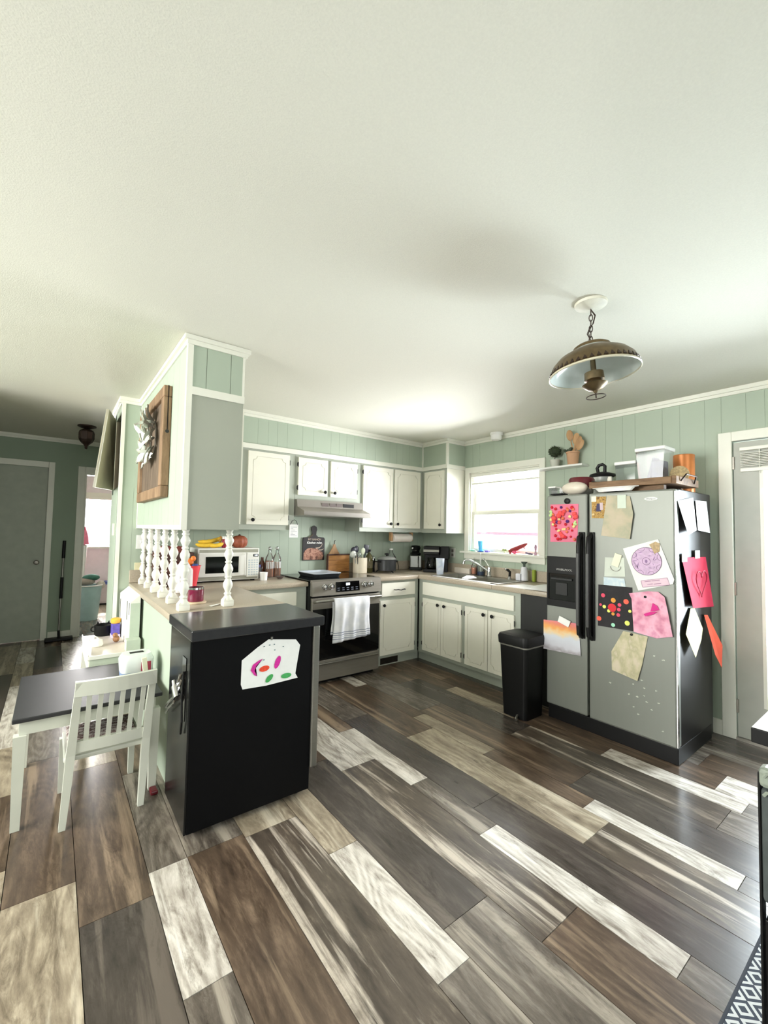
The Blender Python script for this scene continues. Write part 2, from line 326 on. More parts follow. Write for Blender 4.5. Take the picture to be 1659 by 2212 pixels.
fixed = {
 (-3.88,-3.66): [(-3.25,-2.02,'cream'),(-2.02,-.85,'brown'),(-.85,.3,'grey')],
 (-3.66,-3.43): [(-3.4,-2.265,'dark'),(-2.265,-1.1,'brown'),(-1.1,.1,'cream')],
 (-3.43,-3.285): [(-3.4,-2.72,'grey'),(-2.72,-2.142,'light'),(-2.142,-1.3,'grey')],
 (-3.285,-3.05): [(-3.35,-2.14,'brown'),(-2.14,-1.0,'grey')],
 (-3.05,-2.80): [(-3.40,-2.168,'streak'),(-2.168,-1.0,'cream')],
 (-2.80,-2.655): [(-3.75,-3.13,'grey'),(-3.13,-2.475,'light'),(-2.475,-1.80,'cream'),(-1.80,-1.1,'grey')],
 (-2.655,-2.42): [(-4.2,-3.01,'grey'),(-3.01,-1.80,'dark'),(-1.80,-.6,'brown')],
 (-2.42,-2.185): [(-4.4,-3.24,'brown'),(-3.24,-1.965,'streak'),(-1.965,-.75,'light')],
 (-2.185,-2.06): [(-4.2,-3.56,'grey'),(-3.56,-2.775,'light'),(-2.775,-2.30,'grey'),(-2.30,-1.553,'light'),(-1.553,-.9,'brown')],
 (-2.06,-1.85): [(-3.85,-2.63,'dark'),(-2.63,-1.42,'dark'),(-1.42,-.6,'grey')],
 (-1.85,-1.605): [(-4.3,-3.085,'streak'),(-3.085,-1.87,'cream'),(-1.87,-.66,'brown')],
 (-1.605,-1.485): [(-4.2,-3.575,'grey'),(-3.575,-2.955,'light'),(-2.955,-2.316,'brown'),(-2.316,-1.66,'cream'),(-1.66,-.9,'brown')],
 (-1.485,-1.24): [(-4.0,-2.81,'dark'),(-2.81,-1.60,'brown'),(-1.60,-.4,'grey')],
 (-1.24,-1.0): [(-4.55,-3.41,'grey'),(-3.41,-2.25,'streak'),(-2.25,-1.05,'dark')],
 (-1.0,-.86): [(-4.2,-3.45,'grey'),(-3.45,-2.75,'light'),(-2.75,-2.1,'brown'),(-2.1,-1.4,'cream')],
 (-.86,-.63): [(-4.6,-3.30,'light'),(-3.30,-2.1,'brown')],
 (-.63,-.40): [(-4.3,-3.16,'brown'),(-3.16,-2.0,'grey')],
}
kinds = ['dark', 'brown', 'grey', 'streak', 'light', 'cream']
rp_ = random.Random(3)
def plank(x0, x1, y0, y1, k):
    g = .0005; w, l = x1-x0-2*g, y1-y0-2*g
    z = rp_.uniform(-.0003, .0003)
    mb = MB().frustum((-w/2, w/2, -l/2, l/2), (-w/2+.0008, w/2-.0008, -l/2+.0008, l/2-.0008), -.012, z)
    o = link('floor_plank', mb.mesh('floor_plank'), PK[k], floor, True, ((x0+x1)/2, (y0+y1)/2, 0)); return o
npl = 0
for (x0, x1) in columns:
    narrow = (x1-x0) < .16; seq = list(fixed.get((x0, x1), []))
    lo = min([s[0] for s in seq], default=-4.35-rp_.random()*.9); hi = max([s[1] for s in seq], default=lo)
    y = hi
    while y < 2.55:
        L = rp_.choice([.62, .75, .68]) if narrow else rp_.choice([1.22, 1.22, .9])
        if x0 > -3.2 and y > -.35: break       # under the cabinets
        k = rp_.choices(['light', 'cream', 'grey', 'brown'], [3, 2, 2, 2])[0] if narrow else rp_.choices(kinds, [4, 4, 3, 2, 1, 1])[0]
        seq.append((y, min(y+L, 5.4), k)); y += L
    y = lo
    while y > -5.2:
        L = .7 if narrow else 1.22; seq.append((y-L, y, rp_.choice(kinds))); y -= L
    for (a, b, k) in seq:
        plank(x0, x1, a, b, k); npl += 1
for i in range(4):     # bedroom boards beyond the far doorway
    plank(-3.43+.235*i, -3.43+.235*(i+1), 2.6, 3.82, 'grey'); plank(-3.43+.235*i, -3.43+.235*(i+1), 3.82, 5.3, 'cream')

# ---- ceiling
struct('ceiling', MB().box(XL-.1, .1, YR-.1, 5.5, H, H+.1), CEIL, 'white stippled ceiling above the kitchen and hall', 'ceiling')

# ---- walls
def grooved(parent, axis, a0, a1, z0, z1, base, face, widths, m, holes=()):
    # vertical boards of the painted panelling, with narrow grooves between them; thickness from base to face
    pos = a0; i = 0; rr = random.Random(int(abs(a0)*100+abs(a1)*37))
    while pos < a1-.01:
        w = min(widths[i % len(widths)], a1-pos); i += 1
        segs = [(z0, z1)]
        for (h0, h1, hz0, hz1) in holes:
            if pos < h1-.004 and pos+w > h0+.004:
                ns = []
                for (s0, s1) in segs:
                    if hz0 > s0+.01: ns.append((s0, min(s1, hz0)))
                    if hz1 < s1-.01: ns.append((max(s0, hz1), s1))
                segs = [q for q in ns if q[1]-q[0] > .01]
        for (s0, s1) in segs:
            mb = MB()
            p0, p1 = pos+.0007, pos+w-.0007
            if axis == 'x': mb.box(p0, p1, base, face, s0, s1)
            else: mb.box(base, face, p0, p1, s0, s1)
            build('wall_panel', mb, m, parent)
        pos += w
GW = [.10, .16, .12, .20, .10, .14]
wb = struct('wall_back', MB().box(-3.37, .1, .003, .10, 0, H), WALL, 'pale green panelled kitchen wall behind the stove', 'wall')
grooved(wb, 'x', -3.37, 0.0, .86, 1.70, .003, 0.0, GW, WALL)
# right wall with window and door openings
WY0, WY1, WZ0, WZ1 = -.785, -1.684, 1.172, 2.066
DY0, DY1, DZ = -3.200, -4.06, 2.06
m = MB()
m.box(.003, .1, -.785, 2.5, 0, H).box(.003, .1, WY1, WY0, 0, WZ0).box(.003, .1, WY1, WY0, WZ1, H).box(.003, .1, DY0, WY1, 0, H).box(.003, .1, DY1, DY0, DZ, H).box(.003, .1, YR, DY1, 0, H)
wr = struct('wall_right', m, WALL, 'pale green panelled wall with sink window and glazed door', 'wall')
grooved(wr, 'y', -4.4, -.70, 0, H, .003, 0.0, [.20, .10, .14, .10, .16, .12], WALL, holes=[(WY1, WY0, WZ0, WZ1), (DY1, DY0, 0, DZ)])
grooved(wr, 'y', -.70, 0, 0.86, 1.40, .003, 0.0, [.20, .10, .14], WALL)
# unseen walls around the living area, with the windows that light it
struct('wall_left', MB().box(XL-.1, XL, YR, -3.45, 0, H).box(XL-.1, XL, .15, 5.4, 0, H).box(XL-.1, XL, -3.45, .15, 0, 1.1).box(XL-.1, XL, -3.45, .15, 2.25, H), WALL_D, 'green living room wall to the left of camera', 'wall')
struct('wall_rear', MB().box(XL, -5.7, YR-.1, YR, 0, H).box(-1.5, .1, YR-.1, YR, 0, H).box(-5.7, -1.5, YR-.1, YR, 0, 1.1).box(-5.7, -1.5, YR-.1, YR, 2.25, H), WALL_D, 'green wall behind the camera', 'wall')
struct('wall_partition', MB().box(XL, -4.5, .3, .4, 0, H), WALL_D, 'green partition between living room and hall', 'wall')  # unseen wall added so the hall stays darker
# far hall wall with two doorways
m = MB()
m.box(XL, -4.66, YF, YF+.1, 0, H).box(-4.66, -3.86, YF, YF+.1, 2.07, H).box(-3.86, -3.493, YF, YF+.1, 0, H).box(-3.493, -2.75, YF, YF+.1, 2.04, H).box(-2.75, .1, YF, YF+.1, 0, H)
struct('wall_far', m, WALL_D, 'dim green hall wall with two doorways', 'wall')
# closet block beside the kitchen, its doors facing the hall
PX = -3.37
m = MB()
m.box(PX, -2.7, .56, .62, 0, H).box(PX, PX+.03, .03, .56, 0, .09).box(PX, PX+.03, .03, .56, 1.66, 1.71).box(PX, PX+.03, .03, .56, 2.33, H).box(PX, PX+.03, .49, .56, 0, H).box(PX, PX+.03, .02, .06, 0, H).box(-2.75, -2.7, .1, .56, 0, H)
closet = struct('wall_closet', m, WALL, 'hall closet frame at the end of the kitchen wall', 'closet')
build('inner_jamb', MB().box(PX+.001, -3.2, .470, .4895, 1.711, 2.329), INNER, closet)
build('shelf', MB().box(PX+.03, -2.75, .1, .56, 1.68, 1.70).box(PX+.03, -2.75, .1, .56, 2.02, 2.035), INNER, closet)
build('lining', MB().box(-2.77, -2.752, .1, .56, 1.7, 2.33).box(PX+.03, -2.77, .548, .559, 1.7, 2.33), INNER, closet)
d = tag(build('closet_door', MB().box(PX-.012, PX-.001, .062, .488, .095, 1.655, .003), WALL), 'closed green lower closet door facing the hall', 'door', None)
build('pull', MB().box(PX-.03, PX-.012, .10, .115, 1.30, 1.40, .003), TRIM, d)
# open upper door, hinged at the far side and sagging out at the bottom
hb, ht = Vector((PX-.004, .455, 1.70)), Vector((PX-.004, .455, 2.335)); ob, ot = Vector((-3.535, .02, 1.685)), Vector((-3.468, .04, 2.335))
nrm = (ob-hb).cross(ht-hb).normalized()*.018
d = tag(build('closet_upper_door', MB().add([hb, ob, ot, ht, hb+nrm, ob+nrm, ot+nrm, ht+nrm], [(0,1,2,3),(7,6,5,4),(0,4,5,1),(1,5,6,2),(2,6,7,3),(3,7,4,0)]), mat('olive_door_inside', (196, 190, 160), .6, var=.06)), 'upper closet door standing ajar above the hall', 'door')
build('edge', MB().sheet([ob+nrm*1.05, ot+nrm*1.05, ot-nrm*.05, ob-nrm*.05], .003), TRIM, d)
# bedroom beyond the far doorway
m = MB()
m.box(-4.3, -3.40, 5.3, 5.4, 0, H).box(-2.8, .1, 5.3, 5.4, 0, H).box(-3.40, -2.80, 5.3, 5.4, 0, 1.0).box(-3.40, -2.80, 5.3, 5.4, 1.88, H).box(-4.4, -4.3, 2.6, 5.4, 0, H).box(-1.4, -1.3, 2.6, 5.4, 0, H)
struct('wall_bedroom', m, PINKW, 'pale mauve bedroom wall seen through the far doorway', 'wall')

# ---- kitchen soffits above the wall cabinets
ZT = 2.118; DS = .295
sb = struct('wall_soffit_back', MB().box(-2.92, 0, 0, -DS+.003, ZT, H), WALL, 'green panelled soffit above the stove wall cabinets', 'soffit')
grooved(sb, 'x', -2.92, -DS, ZT+.02, H-.04, -DS+.003, -DS, [.10, .16, .12, .20, .10, .09], WALL)
sr = struct('wall_soffit_right', MB().box(-DS, 0, -.699, -DS, ZT, H), WALL, 'short green soffit beside the sink window', 'soffit')
# trims: crown mouldings and bands
tn = [0]
def trim(mb, label): tn[0] += 1; return struct('trim_%d' % tn[0], mb, TRIM, label, 'trim')
CR = .03
def crown_x(mb, x0, x1, y, s):   # along x at wall plane y, projecting s*CR
    mb.box(x0, x1, y, y+s*CR, H-.028, H); mb.box(x0, x1, y, y+s*.014, H-.05, H-.028); return mb
def crown_y(mb, y0, y1, x, s):
    mb.box(x, x+s*CR, y0, y1, H-.028, H); mb.box(x, x+s*.014, y0, y1, H-.05, H-.028); return mb
trim(crown_x(MB(), -2.92, -DS-CR, -DS, -1), 'white crown moulding above the back soffit')
m = MB(); crown_y(m, -.699-CR, -DS, -DS, -1); crown_x(m, -DS, -CR, -.699, -1); trim(m, 'white crown moulding round the corner soffit')
trim(crown_y(MB(), -4.9, -.699, 0, -1), 'white crown moulding along the window wall')
trim(MB().box(-2.92, -DS-.012, -DS, -DS-.012, 2.105, 2.150), 'white band between soffit and back cabinets')
trim(MB().box(-DS-.012, -DS, -.711, -DS, 2.105, 2.150).box(-DS, 0, -.699, -.711, 2.105, 2.15), 'white band under the corner soffit')
trim(MB().box(-DS-.01, -DS, -.709, -.689, 2.15, H-.05).box(-DS, -DS+.02, -.699, -.709, 2.15, H-.05), 'white corner bead of the corner soffit')
trim(MB().box(-DS-.012, -DS, -DS-.012, -DS, 2.15, H-.05), 'white bead in the soffit inner corner')
m = MB(); crown_x(m, PX-CR, -3.24, 0, -1); crown_y(m, 0, .62, PX, -1); trim(m, 'white crown moulding at the hall end of wall')
trim(MB().box(PX-.010, PX, -.010, .02, .1, H-.05).box(PX, PX+.016, -.010, -.001, .1, H-.05), 'white corner board at hall end of wall')
m = MB(); crown_x(m, XL, 0, YF, -1); trim(m, 'white crown moulding on the hall wall')
trim(MB().box(XL, -4.75, YF-.012, YF, 0, .09).box(-3.79, -3.57, YF-.012, YF, 0, .09), 'white baseboard on the hall wall')
struct('baseboard_right', MB().box(-.014, 0, -3.122, -.9, 0, .10).box(-.014, 0, -5, -4.14, 0, .1), TRIM, 'white baseboard beside the fridge', 'baseboard')

# ---- window over the sink
w1 = tag(bpy.data.objects.new('window_1', None), 'bright white kitchen window above the sink', 'window', None, 'structure'); COL.objects.link(w1); w1.location = (0, -1.235, 1.17)
CW = .062
m = MB().box(-.02, 0, WY0+CW, WY0, WZ0-.01, WZ1+CW).box(-.02, 0, WY1-CW, WY1, WZ0-.01, WZ1+CW).box(-.02, 0, WY1, WY0, WZ1, WZ1+CW)
build('casing', m, TRIM, w1)
build('stool', MB().box(-.06, .06, WY1-.085, WY0+.10, 1.150, 1.172, .004), TRIM, w1)
build('apron', MB().box(-.02, 0, WY1-.065, WY0+.065, 1.085, 1.15, .003), TRIM, w1)
def sash(z0, z1, x, nm):
    f = build(nm, MB().box(x, x+.03, WY0-.045, WY0-.012, z0, z1).box(x, x+.03, WY1+.012, WY1+.045, z0, z1).box(x, x+.03, WY1+.045, WY0-.045, z0, z0+.035).box(x, x+.03, WY1+.045, WY0-.045, z1-.035, z1), TRIM, w1)
    build('pane', MB().box(x+.012, x+.016, WY1+.045, WY0-.045, z0+.035, z1-.035), GLASS, f); return f
build('jamb', MB().box(0, .09, WY0-.012, WY0, WZ0, WZ1).box(0, .09, WY1, WY1+.012, WZ0, WZ1).box(0, .09, WY1, WY0, WZ1-.012, WZ1), TRIM, w1)
sash(1.175, 1.62, .030, 'lower_sash'); sash(1.60, 2.05, .062, 'upper_sash')
# raised blind with its slat stack
bl = thing('window_blind', 'white slatted blind pulled up at top of the sink window', 'blind', (-.005, -1.235, 2.05))
build('headrail', MB().box(.0, .028, WY1+.014, WY0-.014, 2.018, 2.052, .003), TRIM, bl)
for k in range(7): build('slat', MB().box(.001, .027, WY1+.02, WY0-.02, 1.955+.0085*k, 1.958+.0085*k), TRIM, bl)
build('bottom_rail', MB().box(.002, .026, WY1+.02, WY0-.02, 1.93, 1.948, .003), TRIM, bl)
build('cord', MB().cyl((.0, WY0-.07, 1.93), (.0, WY0-.07, 1.35), .0015, 6), TRIM, bl)
# what lies outside that window: a porch rail under a pale deck roof
pr = thing('porch_rail', 'pale porch railing outside the sink window', 'railing', (1.6, -1.2, 0))
PORCH = mat('porch_paint', (236, 228, 232), .6); PORCHR = mat('porch_cap', (190, 120, 140), .6)
build('top_rail', MB().box(1.55, 1.65, -3.2, 2.2, 1.36, 1.40), PORCHR, pr)
build('mid_rail', MB().box(1.57, 1.63, -3.2, 2.2, 1.50, 1.53), PORCH, pr)
build('beam', MB().box(1.55, 1.65, -3.2, 2.2, 1.78, 1.80), PORCH, pr)
for k in range(3): build('post', MB().box(1.56, 1.64, -2.9+2.3*k, -2.8+2.3*k, 0, 1.8), PORCH, pr)

# ---- glazed door on the right wall
d1 = tag(bpy.data.objects.new('door_1', None), 'glazed exterior door in white casing beside the fridge', 'door', None, 'structure'); COL.objects.link(d1); d1.location = (0, -3.65, 0)
build('casing', MB().box(-.02, 0, -3.200, -3.122, 0, 2.127, .004).box(-.02, 0, -4.14, -4.06, 0, 2.127, .004).box(-.02, 0, -4.06, -3.200, 2.06, 2.127, .004), TRIM, d1)
LEAF = mat('grey_door_paint', (176, 178, 168), .45, var=.03)  # grey carries the shadow on the leaf, put into its colour
leaf = build('leaf', MB().box(.005, .045, -3.352, -3.205, .02, 2.05).box(.005, .045, -4.05, -3.91, .02, 2.05).box(.005, .045, -3.91, -3.352, .02, .26).box(.005, .045, -3.91, -3.352, 1.86, 2.05), LEAF, d1)
build('pane', MB().box(.020, .026, -3.91, -3.352, .26, 1.86), GLASS, leaf)
build('glazing_bead', MB().box(.0, .006, -3.365, -3.345, .25, 1.87).box(.0, .006, -3.915, -3.90, .25, 1.87).box(.0, .006, -3.9, -3.365, .25, .265).box(.0, .006, -3.9, -3.365, 1.855, 1.87), TRIM, leaf)
for z in (.18, .98, 1.86): build('hinge', MB().box(-.008, .006, -3.212, -3.196, z, z+.09, .002), STEELD, leaf)
build('threshold', MB().box(-.02, .09, -4.06, -3.2, 0, .018), STEELD, d1)
b2 = thing('door_blind', 'white blind pulled up on the glazed door', 'blind', (-.01, -3.6, 1.95))
build('headrail', MB().box(-.025, 0, -3.99, -3.245, 1.985, 2.008, .003), TRIM, b2)
for k in range(9): build('slat', MB().box(-.024, -.002, -3.98, -3.25, 1.875+.011*k, 1.878+.011*k), TRIM, b2)
build('bottom_rail', MB().box(-.024, -.001, -3.98, -3.248, 1.838, 1.862, .003), TRIM, b2)
build('cord', MB().cyl((-.012, -3.35, 2.0), (-.012, -3.35, 1.82), .003, 6), TRIM, b2)

# ---- far doors
d2 = tag(bpy.data.objects.new('door_2', None), 'closed grey-green hall door at far left', 'door', None, 'structure'); COL.objects.link(d2); d2.location = (-4.26, 2.5, 0)
build('casing', MB().box(-3.86, -3.80, YF-.018, YF, 0, 2.14, .003).box(-4.72, -4.66, YF-.018, YF, 0, 2.14, .003).box(-4.66, -3.86, YF-.018, YF, 2.07, 2.14, .003), TRIM, d2)
lf = build('leaf', MB().box(-4.66, -3.86, YF+.012, YF+.05, .01, 2.07), mat('hall_door_paint', (168, 174, 160), .5), d2)
build('door_knob', MB().lathe([(.012, 0), (.012, .02), (.026, .03), (.028, .045), (.018, .06), (.004, .062)], n=16, T=Matrix.Translation((-3.93, YF+.012, .93)) @ Matrix.Rotation(R(90), 4, 'X')), STEELD, lf, True)
d3 = tag(bpy.data.objects.new('door_3', None), 'white-cased open doorway to the bedroom', 'doorway', None, 'structure'); COL.objects.link(d3); d3.location = (-3.1, 2.5, 0)
build('casing', MB().box(-3.57, -3.493, YF-.018, YF, 0, 2.12, .003).box(-2.75, -2.67, YF-.018, YF, 0, 2.12, .003).box(-3.493, -2.75, YF-.018, YF, 2.04, 2.12, .003), TRIM, d3)
build('jamb', MB().box(-3.493, -3.475, YF, YF+.1, 0, 2.04).box(-2.768, -2.75, YF, YF+.1, 0, 2.04).box(-3.475, -2.768, YF, YF+.1, 2.02, 2.04), TRIM, d3)
w2 = tag(bpy.data.objects.new('window_2', None), 'bright bedroom window with white blind', 'window', None, 'structure'); COL.objects.link(w2); w2.location = (-3.1, 5.3, 1.0)
build('casing', MB().box(-3.47, -3.40, 5.28, 5.3, .95, 1.95).box(-2.80, -2.73, 5.28, 5.3, .95, 1.95).box(-3.40, -2.80, 5.28, 5.3, 1.88, 1.98).box(-3.47, -2.73, 5.25, 5.3, .97, 1.0), TRIM, w2)
build('pane', MB().box(-3.40, -2.80, 5.34, 5.345, 1.0, 1.88), GLASS, w2)
bb = thing('bedroom_blind', 'white horizontal blind in the bedroom window', 'blind', (-3.1, 5.28, 1.9))
build('headrail', MB().box(-3.41, -2.79, 5.255, 5.30, 1.855, 1.90), TRIM, bb)
for k in range(24): build('slat', MB().box(-3.395, -2.805, 5.302, 5.322, 1.02+.035*k, 1.022+.035*k), TRIM, bb)
# window frames in the unseen living walls; the rear one is added for light
for nm, mb in (('window_3', MB().box(XL-.06, XL-.02, -3.45, -3.39, 1.1, 2.25).box(XL-.06, XL-.02, .09, .15, 1.1, 2.25).box(XL-.06, XL-.02, -1.68, -1.62, 1.1, 2.25).box(XL-.06, XL-.02, -3.45, .15, 1.1, 1.16).box(XL-.06, XL-.02, -3.45, .15, 2.19, 2.25)),
               ('window_4', MB().box(-5.7, -5.64, YR-.06, YR-.02, 1.1, 2.25).box(-1.56, -1.5, YR-.06, YR-.02, 1.1, 2.25).box(-3.63, -3.57, YR-.06, YR-.02, 1.1, 2.25).box(-5.7, -1.5, YR-.06, YR-.02, 1.1, 1.16).box(-5.7, -1.5, YR-.06, YR-.02, 2.19, 2.25))):
    struct(nm, mb, TRIM, 'wide living room window left of the camera' if nm == 'window_3' else 'wide window behind the camera', 'window')

# ================================================================== CABINETS
def notched(w, h, ins, r):
    # outline of the routed line: rectangle inset by ins with concave quarter-round corners
    x0, x1, y0, y1 = ins, w-ins, ins, h-ins; inner = []; outer = []
    def corner(cx, cy, sx, sy, oc):
        pts = []
        for t in (0, .25, .5, .75, 1):
            a = math.pi/2*t; pts.append((cx+sx*r*math.cos(a), cy+sy*r*math.sin(a)))
        return pts
    c1 = corner(x0, y0, 1, 1, 0); c2 = corner(x1, y0, -1, 1, 0); c3 = corner(x1, y1, -1, -1, 0); c4 = corner(x0, y1, 1, -1, 0)
    inner = list(reversed(c1)) + c2 + list(reversed(c3)) + c4
    oc = [(0, 0)]*5 + [(w, 0)]*5 + [(w, h)]*5 + [(0, h)]*5
    # first and last of each corner map straight out to the sides
    for i, (px, py) in enumerate(inner):
        k = i % 5; q = i//5
        if k in (0, 4):
            if abs(px-x0) < 1e-6: oc[i] = (0, py)
            elif abs(px-x1) < 1e-6: oc[i] = (w, py)
            elif abs(py-y0) < 1e-6: oc[i] = (px, 0)
            else: oc[i] = (px, h)
    return inner, oc
def door_mesh(w, h, t=.019, ins=.042, r=.035, g=.0045):
    # door slab with a routed groove: local x = width, y = height, z = outwards
    mb = MB(); mb.box(0, w, 0, h, 0, t-.006)
    i1, oc = notched(w, h, ins, r); i2, _ = notched(w, h, ins+g, r)
    n = len(i1)
    vs = [(p[0], p[1], t) for p in oc] + [(p[0], p[1], t) for p in i1] + [(p[0], p[1], t-.006) for p in i1] + [(p[0], p[1], t-.006) for p in oc]
    fs = []
    for k in range(n):
        j = (k+1) % n; fs += [(k, j, n+j, n+k), (n+k, n+j, 2*n+j, 2*n+k), (k, 3*n+k, 3*n+j, j)]
    mb.add(vs, fs); mb.prism(i2, t, T=Matrix.Translation((0, 0, 0)))
    return mb
def M_my(x, y, z): return Matrix(((1, 0, 0, x), (0, 0, -1, y), (0, 1, 0, z), (0, 0, 0, 1)))       # width +x, outwards -y
def M_mx(x, y, z): return Matrix(((0, 0, -1, x), (-1, 0, 0, y), (0, 1, 0, z), (0, 0, 0, 1)))      # width -y, outwards -x
KNOB = MB().lathe([(.006, 0), (.006, .012), (.015, .016), (.017, .022), (.013, .029), (.003, .031)], n=16).mesh('knob', True)
HINGE = MB().box(-.004, .004, -.024, .024, 0, .006, .002).box(-.012, -.003, -.016, .016, 0, .003).mesh('hinge')
def cab_door(parent, T, w, h, knob=None, hinges=None, plain=False, ins=.042):
    mb = door_mesh(w, h, ins=ins) if not plain else MB().box(0, w, 0, h, 0, .019, .003)
    me = mb.mesh('door'); me.transform(T); o = link('door' if not plain else 'drawer_front', me, DOORW, parent)
    def put(src, nm, x, y, z, mt):
        k = src.copy(); k.transform(T @ Matrix.Translation((x, y, z))); link(nm, k, mt, o)
    if knob: put(KNOB, 'knob', knob[0], knob[1], .019, BLKM)
    if hinges is not None:
        for hy in (.07, h-.07): put(HINGE, 'hinge', hinges, hy, .014, BLK)
    return o
# wall cabinets on the back wall
ZU = 1.372; ZD0, ZD1 = 1.418, 2.083
ca = thing('wall_cabinet', 'white-doored wall cabinet left of the range hood', 'cabinet', (-2.4, -.15, ZU), 0, 'back wall cabinets')
build('body', MB().box(-2.92, -1.958, -.001, -DS, ZU, 2.104), FRAME, ca)
cab_door(ca, M_my(-2.905, -DS, ZD0), .425, ZD1-ZD0, (.425-.05, .045), None)
cab_door(ca, M_my(-2.425, -DS, ZD0), .40, ZD1-ZD0, (.05, .042), .403)
ch = thing('wall_cabinet', 'short two-door wall cabinet over the range hood', 'cabinet', (-1.575, -.15, 1.67), 0, 'back wall cabinets')
build('body', MB().box(-1.956, -1.197, -.001, -DS, 1.672, 2.104), FRAME, ch)
cab_door(ch, M_my(-1.932, -DS, 1.715), .325, 2.08-1.715, (.325-.035, .042), -.003)
cab_door(ch, M_my(-1.570, -DS, 1.715), .322, 2.08-1.715, (.04, .042), .325)
cr_ = thing('wall_cabinet', 'tall two-door wall cabinet right of the hood', 'cabinet', (-.75, -.15, ZU), 0, 'back wall cabinets')
build('body', MB().box(-1.195, -.002, -.001, -DS, ZU, 2.104), FRAME, cr_)
cab_door(cr_, M_my(-1.167, -DS, ZD0), .408, ZD1-ZD0, (.408-.035, .045), -.003)
cab_door(cr_, M_my(-.735, -DS, ZD0), .392, ZD1-ZD0, (.04, .045), None)
cc = thing('wall_cabinet', 'single-door wall cabinet between corner and window', 'cabinet', (-.15, -.5, ZU), 0, 'back wall cabinets')
build('body', MB().box(-DS, -.002, -.699, -DS-.001, ZU, 2.104), FRAME, cc)
build('side_panel', MB().box(-DS-.001, -.002, -.703, -.6995, ZU, 2.104), DOORW, cc)
cab_door(cc, M_mx(-DS, -.349, ZD0), .322, ZD1-ZD0, (.322-.04, .045), None)

# base cabinets
CT = .914
def slab(mb, *a): return mb.box(*a, .006)
cb_ = thing('base_cabinet', 'base cabinet with one drawer and door right of stove', 'cabinet', (-.9, -.3, 0), 0, 'base cabinets')
build('body', MB().box(-1.193, -.612, -.001, -.592, .09, .872), FRAME, cb_)
build('toe_kick', MB().box(-1.193, -.56, -.001, -.548, 0, .09), FRAME, cb_)
dr = cab_door(cb_, M_my(-1.118, -.593, .712), .45, .136, plain=True)
build('handle', MB().tube([(-.955, -.612, .776), (-.955, -.632, .776), (-.925, -.640, .778), (-.89, -.643, .772), (-.855, -.640, .778), (-.825, -.632, .776), (-.825, -.612, .776)], .005, 8), BLKM, dr, True)
cab_door(cb_, M_my(-1.133, -.593, .122), .463, .552, (.036, .505), .466)
cs = thing('base_cabinet', 'sink base cabinet with four narrow doors under window', 'cabinet', (-.3, -1.2, 0), 0, 'base cabinets')
build('body', MB().box(-.592, -.002, -1.88, -.594, .09, .872), FRAME, cs)
build('toe_kick', MB().box(-.548, -.002, -1.88, -.549, 0, .09), FRAME, cs)
cab_door(cs, M_mx(-.593, -.668, .710), 1.155, .134, plain=True)
DW4 = [(-.672, .272, (.272-.03, .505), -.003), (-.949, .272, (.055, .505), .275), (-1.270, .272, (.272-.035, .505), -.003), (-1.549, .277, (.055, .505), .28)]
for (y, w, k, h) in DW4: cab_door(cs, M_mx(-.593, y, .126), w, .548, k, h, ins=.034)
cl_ = thing('base_cabinet', 'white-drawer base cabinet left of the stove', 'cabinet', (-2.3, -.3, 0), 0, 'base cabinets')
build('body', MB().box(-2.60, -1.961, -.001, -.592, .09, .872), FRAME, cl_)
build('toe_kick', MB().box(-2.60, -1.961, -.001, -.548, 0, .09), FRAME, cl_)
cab_door(cl_, M_my(-2.412, -.593, .712), .35, .12, plain=True)
cab_door(cl_, M_my(-2.412, -.593, .122), .35, .56, (.31, .5), None)
cp = thing('peninsula_cabinet', 'green-sided peninsula base with white corner trim', 'cabinet', (-2.93, -.8, 0))
build('body', MB().box(-3.24, -2.602, -1.595, -.001, 0, .872), FRAME, cp)
build('side_panel', MB().box(-3.252, -3.241, -1.60, -.001, 0, .872), WALL, cp)
build('corner_trim', MB().box(-3.262, -3.2525, -1.612, -1.575, 0, .872).box(-3.2525, -3.225, -1.612, -1.6005, 0, .872), TRIM, cp)
# worktops
m = MB(); m.box(-3.277, -1.960, -.001, -.635, .873, CT, .008); m.box(-3.277, -2.600, -1.625, -.635, .873, CT, .008)
wt = tag(build('worktop', m, COUNTER, None, True), 'beige laminate worktop on the peninsula and left of stove', 'worktop')
build('backsplash', MB().box(-3.277, -1.960, -.0015, -.022, CT+.001, CT+.105, .005), COUNTER, wt)
# right worktop with sink cut-out
SX0, SX1, SY0, SY1 = -.545, -.095, -.745, -1.60
m = MB(); m.box(-1.192, -.636, -.001, -.635, .873, CT, .008); m.box(-.635, -.001, -.001, SY0, .873, CT, .006); m.box(-.635, SX0, SY0, SY1, .873, CT, .006); m.box(SX1, -.001, SY0, SY1, .873, CT, .006); m.box(-.635, -.001, SY1, -2.222, .873, CT, .006)
wt2 = tag(build('worktop', m, COUNTER, None, True), 'beige laminate worktop around the sink and corner', 'worktop')
build('backsplash', MB().box(-1.192, -.022, -.0015, -.022, CT+.001, CT+.105, .005).box(-.0015, -.022, -.022, -2.222, CT+.001, CT+.105, .005), COUNTER, wt2)

